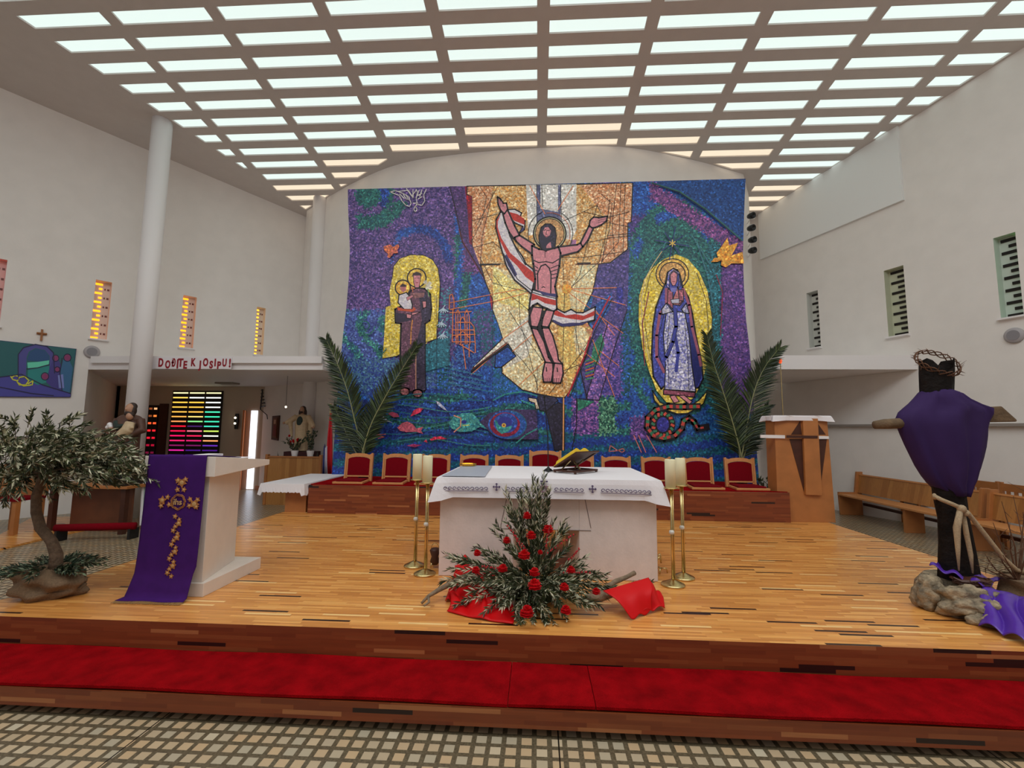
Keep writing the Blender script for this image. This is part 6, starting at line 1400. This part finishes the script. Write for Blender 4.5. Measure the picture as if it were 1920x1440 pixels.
# niche: second statue, partition, plants, picture
SY = 10.75; sb = aty(563, 846, SY); st = aty(565, 760, SY); S2 = st[2]-sb[2]; sx, sz = aty(566, 800, SY)[0], sb[2]; k = S2
t = thing('robed_statue', 'cream robed statue of a long haired man with open arms in the left niche', 'statue', (sx, SY, sz))
def K(x, y, z): return Vector((sx+x*S2, SY+y*S2, sz+z*S2))
fig('robe', t, [('t', [K(0, 0, .01), K(0, 0, .3), K(0, 0, .6), K(0, 0, .78)], [.15*k, .13*k, .14*k, .09*k]), ('e', K(0, 0, .74), (.15*k, .09*k, .07*k)), ('t', [K(-.12, 0, .76), K(-.24, -.05, .66), K(-.33, -.08, .60)], [.06*k, .06*k, .04*k]), ('t', [K(.12, 0, .76), K(.24, -.05, .6), K(.3, -.08, .52)], [.06*k, .06*k, .05*k]), ('t', [K(-.24, -.05, .62), K(-.2, -.02, .3)], [.05*k, .02*k]), ('t', [K(.22, -.05, .58), K(.2, -.02, .2)], [.05*k, .03*k])], M_CREAMR)
fig('head_and_hands', t, [('e', K(0, -.02, .9), (.05*k, .055*k, .075*k)), ('e', K(-.36, -.09, .61), .03*k), ('e', K(.31, -.1, .52), .03*k), ('t', [K(0, 0, .78), K(0, 0, .86)], [.04*k, .035*k])], M_SKIN, .01)
fig('long_hair', t, [('e', K(0, .015, .93), (.065*k, .06*k, .06*k)), ('e', K(-.06, .01, .83), (.03*k, .04*k, .09*k)), ('e', K(.06, .01, .83), (.03*k, .04*k, .09*k)), ('e', K(0, -.05, .85), (.035*k, .025*k, .03*k))], M_HAIR, .01)
fig('dark_undershirt', t, [('e', K(0, -.10, .64), (.07*k, .05*k, .12*k))], M_GREENR, .01)
pz = aty(560, 862, 10.6)[2]
tag(obj('statue_plinth', MB().box(aty(536, 850, 10.6)[0], aty(588, 850, 10.6)[0], 10.5, 10.95, FL, sz-.001), mat('dark_red_cover', (58, 16, 20), .8)), 'dark red covered plinth under the cream robed statue', 'plinth')
PYp = 10.3; p0, p1, p2 = aty(498, 862, PYp), aty(604, 858, PYp), aty(550, 858, PYp)
t = thing('oak_partition', 'low panelled oak partition in front of the cream robed statue', 'partition', ((p0[0]+p1[0])/2, PYp, FL))
obj('panel', MB().box(p0[0]+.06, p1[0]-.06, PYp, PYp+.05, FL, p2[2]), M_PEW, t); obj('cap_rail', MB().box(p0[0]+.06, p1[0]-.06, PYp-.02, PYp+.07, p2[2]+.0005, p2[2]+.03), M_CABWOOD, t)
for x in (p0[0], p1[0]-.06): obj('post', MB().box(x, x+.06, PYp-.03, PYp+.08, FL, p2[2]+.07), M_CABWOOD, t, bevel=.01)
for (px_, l, red) in ((553, 'red flowering plant in a white pot at the left feet of the cream robed statue', 1), (582, 'tall green plant in a pale pot at the right of the cream robed statue', 0)):
    c = (aty(px_, 845, 10.48)[0], 10.48, sz-.12); tt = leafy_plant('pot_plant', l, c, .34 if red else .5, 12, [M_IVY, M_LEAFD, M_LEAF, M_BARK], .2 if red else .1, ll=.08)
    tag(obj('plant_shelf', MB().box(c[0]-.09, c[0]+.09, 10.42, 10.495, FL, c[2]), M_DARK), 'dark support under the '+('red flowering' if red else 'tall green')+' plant in the niche', 'stand')
    if red:
        for j in range(9): obj('red_bloom', carnation(Vector(c)+Vector((random.uniform(-.16, .16), random.uniform(-.06, .0), random.uniform(.25, .5))), .03), M_PETAL, tt)
for (px_, l) in ((527, 'dark strap leaves at the left end of the oak partition'), (594, 'dark strap leaves behind the right post of the oak partition')):
    c = Vector(aty(px_, 862, 10.5)); m = MB()
    for j in range(7): d = Vector((random.uniform(-.6, .6), random.uniform(-.2, .2), 1)).normalized(); leaf(m, Vector((c.x, 10.5, c.z-.25)), d, Vector((0, -1, 0)), random.uniform(.3, .5), .03, 0)
    m.lathe([(.05, 0), (.07, .2)], (c.x, 10.5, c.z-.42), 10, 1); m.box(c.x-.05, c.x+.05, 10.45, 10.55, FL, c.z-.42, 1); tag(obj('strap_leaf_plant', m, [M_LEAFD, M_DARK]), l, 'potted plant')
pA_, pB_ = (-7.9, 12.7), (-6.52, 11.93)
def np_(x, y): return atline(x, y, pA_, pB_)
t = thing('icon_picture', 'narrow upright icon picture on the niche wall left of the cream robed statue', 'picture', tuple(np_(518, 800)))
nv = Vector((-(pB_[1]-pA_[1]), (pB_[0]-pA_[0]), 0)).normalized()*-.04
def wallpanel(mb, q, off0, off1, mi=0): 
    vs = [np_(*a)+np.array(nv)*off0 for a in q]+[np_(*a)+np.array(nv)*off1 for a in q]; mb.add(vs, [(0, 1, 2, 3), (4, 5, 6, 7), (0, 1, 5, 4), (1, 2, 6, 5), (2, 3, 7, 6), (3, 0, 4, 7)], mi)
m = MB(); wallpanel(m, ((513, 780), (526, 779), (523, 826), (511, 824)), 0.1, 1); obj('frame', m, M_WALNUT, t)
m = MB(); wallpanel(m, ((515.5, 784), (523, 783), (521, 822), (513.5, 820)), 1, 1.2); wallpanel(m, ((517, 787), (521, 787), (520, 795), (516.5, 795)), 1.2, 1.3, 1); wallpanel(m, ((516.5, 797), (521.5, 797), (520, 818), (515, 817)), 1.2, 1.3, 2); obj('painting', m, [mat('icon_brown', (110, 60, 34), .6), M_SKIN, mat('icon_red', (120, 34, 26), .6)], t)
# sconce, hanging wire lamp, dark wall reliefs
t = thing('wall_sconce', 'small dark wall sconce with two light points right of the coloured glazing', 'wall lamp', tuple(aty(444, 790, yN-.05)))
a = aty(444, 790, yN-.05); obj('mount', MB().lathe([(.05, -.22), (.07, 0), (.05, .22)], (a[0], yN-.06, a[2]), 10, sy=.6), M_BLACK, t)
for z_ in (.1, -.06): obj('lamp_glass', MB().ell((a[0], yN-.13, a[2]+z_), .03, n=10), emis('lamp_point', (255, 240, 210), 3), t)
a = aty(536, 763, 10.0); t = thing('hanging_lamp', 'tiny lit lamp hanging on a thin wire from the left canopy', 'lamp', tuple(a))
obj('wire', MB().tube([a, (a[0], 10, cz0)], .004, 5), M_BLACK, t); obj('bulb', MB().ell(a, .025, n=8), emis('lamp_point', (255, 240, 210), 3), t)
m = MB(); a = np_(492, 750)
for j in range(6): q = np_(488+j*1.0, 733+j*6); m.tube([q+np.array(nv), q+np.array(nv)+np.array([.16, -.09, .02])], .018, 5)
m.tube([np_(495, 730)+np.array(nv), np_(491, 768)+np.array(nv)], .02, 5); m.tube([np_(491, 768)+np.array(nv), np_(503, 778)+np.array(nv), np_(504, 786)+np.array(nv)], .012, 5)
tag(obj('metal_wall_relief', m, M_BLACK), 'dark ladder-like metal ornament high on the niche wall', 'wall ornament')
tag(obj('ceiling_vent', MB().box(aty(408, 712, 11.5)[0], aty(441, 712, 11.5)[0], 11.4, 11.7, cz0-.04, cz0-.001), mat('grey_vent', (150, 140, 128), .7)), 'flat grey fitting on the underside of the left canopy', 'vent')
# flag
t = thing('flag', 'furled red white and blue flag on a pole left of the mosaic', 'flag', (aty(615, 850, 9.35)[0], 9.35, FL))
pa, pb = aty(609, 895, 9.35), aty(619, 770, 9.35); obj('flag_pole', MB().tube([(pa[0], 9.37, FL+.03), (pb[0], 9.37, pb[2]+.15)], .014, 8).lathe([(.16, 0), (.15, .03)], (pa[0], 9.37, FL), 16), M_BRASS, t)
def flagstrip(q, mt, dy):
    m = MB(); n = 10; L1 = [Vector(aty(*a, 9.35+dy)) for a in q[0]]; L2 = [Vector(aty(*a, 9.35+dy)) for a in q[1]]; vs = []
    for i in range(len(L1)):
        for j in range(n+1): p = L1[i].lerp(L2[i], j/n); vs.append((p.x, p.y-.03*math.sin(j/n*9), p.z))
    m.add(vs, [(i*(n+1)+j, i*(n+1)+j+1, (i+1)*(n+1)+j+1, (i+1)*(n+1)+j) for i in range(len(L1)-1) for j in range(n)]); return obj('fabric_fold', m, mt, t, smooth=True, solid=.004)
o = flagstrip((((619, 775), (614, 820), (612, 850), (613, 893)), ((623, 775), (624, 820), (624, 850), (624, 893))), mat('flag_red', (200, 24, 36), .6), 0); o['label'] = 'red folds'
o = flagstrip((((610, 840), (608, 865), (608, 893)), ((614, 836), (614, 865), (615, 893))), mat('flag_white', (206, 204, 214), .6), -.03); o['label'] = 'white fold'
o = flagstrip((((608, 838), (606, 865), (605, 893)), ((610, 832), (609, 865), (609, 893))), mat('flag_blue', (50, 60, 120), .6), -.05); o['label'] = 'blue fold'

# ================================================================== WALL ITEMS
class WallArt(Mural):
    def __init__(s, p, q): super().__init__(); s.pq = (p, q)
    def w(s, x, y, lay): pt = atline(x, y, *s.pq); n = Vector((dL.y, -dL.x, 0)); return tuple(Vector(pt)+n*(.042+lay*.0004))
wa = WallArt(pA, pC)
wa.poly((20, 84, 88), (24, 92, 90), [(-60, 633), (142, 655), (131, 744), (-60, 743)])
wa.poly((62, 60, 140), (74, 66, 150), [(-60, 715), (10, 706), (40, 702), (80, 722), (132, 738), (131, 744), (-60, 743)])
wa.poly((64, 62, 130), (80, 66, 150), [(34, 712), (34, 665), (44, 652), (66, 646), (88, 650), (100, 662), (102, 718), (92, 714), (93, 668), (84, 657), (66, 653), (54, 660), (50, 670), (48, 712)])
wa.poly((24, 66, 112), (30, 80, 130), [(50, 676), (56, 660), (68, 654), (84, 658), (92, 668), (92, 680), (70, 678)])
wa.poly((90, 190, 160), (110, 200, 170), [(51, 680), (70, 679), (92, 676), (91, 684), (70, 690), (52, 692)]); wa.poly((24, 120, 118), (30, 130, 130), [(52, 694), (80, 688), (92, 686), (92, 716), (70, 722), (52, 712)])
wa.poly((56, 48, 120), (70, 60, 140), [(86, 716), (92, 692), (100, 672), (108, 670), (116, 692), (122, 732), (100, 730)]); wa.poly((40, 90, 130), (50, 100, 140), [(112, 700), (118, 676), (128, 672), (136, 690), (130, 738), (116, 732)])
for x, y, r_ in ((104, 672, 5), (126, 671, 6), (84, 706, 6), (107, 693, 4)): wa.circ((120, 40, 90), (130, 50, 90), x, y, r_); wa.arc((30, 24, 60), 1.3, x, y, r_+1)
wa.poly((110, 120, 180), (120, 130, 190), [(108, 704), (118, 702), (120, 728), (110, 728)])
for a in ([(22, 708), (28, 704), (34, 706)], [(20, 706), (24, 712), (32, 714)], [(32, 716), (36, 708), (46, 706), (54, 714), (48, 722), (36, 722), (32, 716)], [(52, 720), (62, 714), (60, 722)], [(34, 718), (44, 724), (58, 722)]): wa.line((190, 190, 50), 2.2, a)
for a in ([(34, 712), (34, 665), (44, 652), (66, 646), (88, 650), (100, 662), (102, 700)], [(-60, 715), (10, 706), (40, 702), (80, 722), (132, 738)], [(50, 692), (70, 690), (92, 684)], [(0, 726), (60, 738), (100, 742)], [(116, 672), (112, 700), (116, 732)]): wa.line((26, 20, 60), 1.6, a)
t = thing('nativity_painting', 'wide teal and purple painting of figures by an arch on the left wall', 'painting', tuple(atline(60, 700, pA, pC)))
me = bpy.data.meshes.new('canvas'); me.from_pydata([tuple(Vector(v)-Vector(t.location)) for v in wa.v], [], wa.f); me.update()
mm_ = bpy.data.materials.new('oil_paint'); mm_.use_nodes = True; at_ = mm_.node_tree.nodes.new('ShaderNodeAttribute'); at_.attribute_name = 'paint'; mm_.node_tree.links.new(at_.outputs['Color'], mm_.node_tree.nodes['Principled BSDF'].inputs['Base Color']); me.materials.append(mm_)
at_ = me.color_attributes.new('paint', 'FLOAT_COLOR', 'CORNER'); arr = []
for f, c in zip(wa.f, wa.A): arr += [min(1, x*1.3) for x in lin(c)]*0+([min(1, x*1.3) for x in lin(c)]+[1])*len(f)
at_.data.foreach_set('color', arr); o = bpy.data.objects.new('canvas', me); COL.objects.link(o); o.parent = t
m = MB(); n_ = np.array([dL.y, -dL.x, 0]); q = [atline(*a, pA, pC) for a in ((-60, 632), (143, 654.5), (132, 745), (-60, 744))]
m.add([p+n_*.003 for p in q]+[p+n_*.042 for p in q], [(0, 1, 2, 3), (4, 5, 6, 7), (0, 1, 5, 4), (1, 2, 6, 5), (2, 3, 7, 6), (3, 0, 4, 7)]); obj('stretcher_frame', m, mat('dark_blue_edge', (40, 36, 90), .6), t)
def lw(x, y, off): return Vector(atline(x, y, pA, pC))+Vector((dL.y, -dL.x, 0))*off
m = MB(); m.tube([lw(79, 618, .03), lw(77, 639, .03)], .022, 4); m.tube([lw(68.5, 625, .03), lw(88, 627, .03)], .022, 4); tag(obj('wall_cross', m, mat('oak_cross', (160, 104, 60), .6)), 'small plain wooden cross on the wall above the teal painting', 'cross')
def rot_to(n): return Vector((0, 0, 1)).rotation_difference(Vector(n)).to_matrix().to_4x4()
for nm, c, n3, l in (('l', lw(172, 660, .003), (dL.y, -dL.x, 0), 'round grey loudspeaker on the left wall under the orange window'), ('r', Vector(atline(1903, 629, rA, rB))-Vector((nR[0], nR[1], 0))*.003, (-nR[0], -nR[1], 0), 'round grey loudspeaker on the right wall under the green window')):
    t = thing('wall_speaker', l, 'loudspeaker', tuple(c), 'round loudspeakers on the walls'); T = tr(*c) @ rot_to(n3)
    obj('housing', MB().lathe([(.13, 0), (.13, .03), (.11, .05), (0, .055)], (0, 0, 0), 28, T=T), mat('grey_speaker', (176, 170, 172), .5), t, smooth=True)
    m = MB(); m.lathe([(.085, .054), (.085, .057), (0, .058)], (0, 0, 0), 24, T=T); obj('grille', m, mat('grey_mesh', (140, 136, 140), .6), t)
for i, (x, y) in enumerate(((1408, 405), (1408, 428), (1410, 450), (1410, 470))):
    c = Vector(aty(x, y, 10.45)); t = thing('wall_spotlight', ['topmost', 'second from top', 'third from top', 'lowest'][i]+' of four round black spotlights right of the mosaic', 'spotlight', tuple(c), 'black spotlights in a column beside the mosaic')
    obj('ring', MB().lathe([(.085, 0), (.09, .02), (.08, .03)], (0, 0, 0), 24, T=tr(c.x+.05, c.y+.08, c.z+.03) @ rot('X', math.radians(90))), M_TRIM, t, smooth=True)
    obj('lamp_body', MB().lathe([(.05, -.06), (.07, 0), (.072, .09), (.055, .095), (.045, .05), (0, .05)], (0, 0, 0), 20, T=tr(c.x-.01, c.y, c.z) @ rot('Z', .4) @ rot('X', math.radians(100))), M_BLACK, t, smooth=True)
    obj('mounting_arm', MB().tube([c+Vector((.03, .05, .02)), c+Vector((.12, .45, .02))], .012, 6), M_TRIM, t)
# banner with staggered letters
yb_ = YL-.012
a, b = aty(291, 670, yb_), aty(438, 691, yb_)
t = thing('banner', 'white strip on the left canopy edge with red lettering', 'banner', ((a[0]+b[0])/2, yb_, b[2]))
z0_, z1_ = aty(365, 692.5, yb_)[2], aty(365, 671, yb_)[2]
obj('paper_strip', MB().box(a[0], b[0], yb_-.075, yb_-.07, z0_, z1_), M_CLOTH, t)
obj('bracket', MB().box(a[0]+.1, b[0]-.1, yb_-.07, yb_+.012, z0_+.04, z0_+.06), M_TRIM, t)
MR = mat('banner_red', (150, 16, 34), .6)
LT = [('D', 301, 672, 687, 1), ('O', 314, 676, 690, 1), ('Đ', 325, 673, 687, 1), ('I', 332.3, 674, 690, 1), ('T', 338, 672.5, 687, 1), ('E', 346.5, 677, 690.5, 1), ('K', 361.5, 672, 686, 1), ('J', 375, 676.5, 690, 1), ('O', 385, 672, 686, 1), ('S', 395.5, 677, 690, 1), ('I', 403, 673, 686, 1), ('P', 410, 678, 691, 1), ('U', 420.5, 673, 686.5, 1), ('!', 430.5, 673, 688, 1)]
for ch_, x, y0, y1, s in LT:
    p = aty(x, y1, yb_-.078); p2 = aty(x, y0, yb_-.078); hgt = p2[2]-p[2]
    letters('letter', ch_, hgt/.70, (p[0], yb_-.078, p[2]), 0, MR, t, .009, .52 if ch_ == 'Đ' else .62 if ch_ in 'DOKU' else .78)
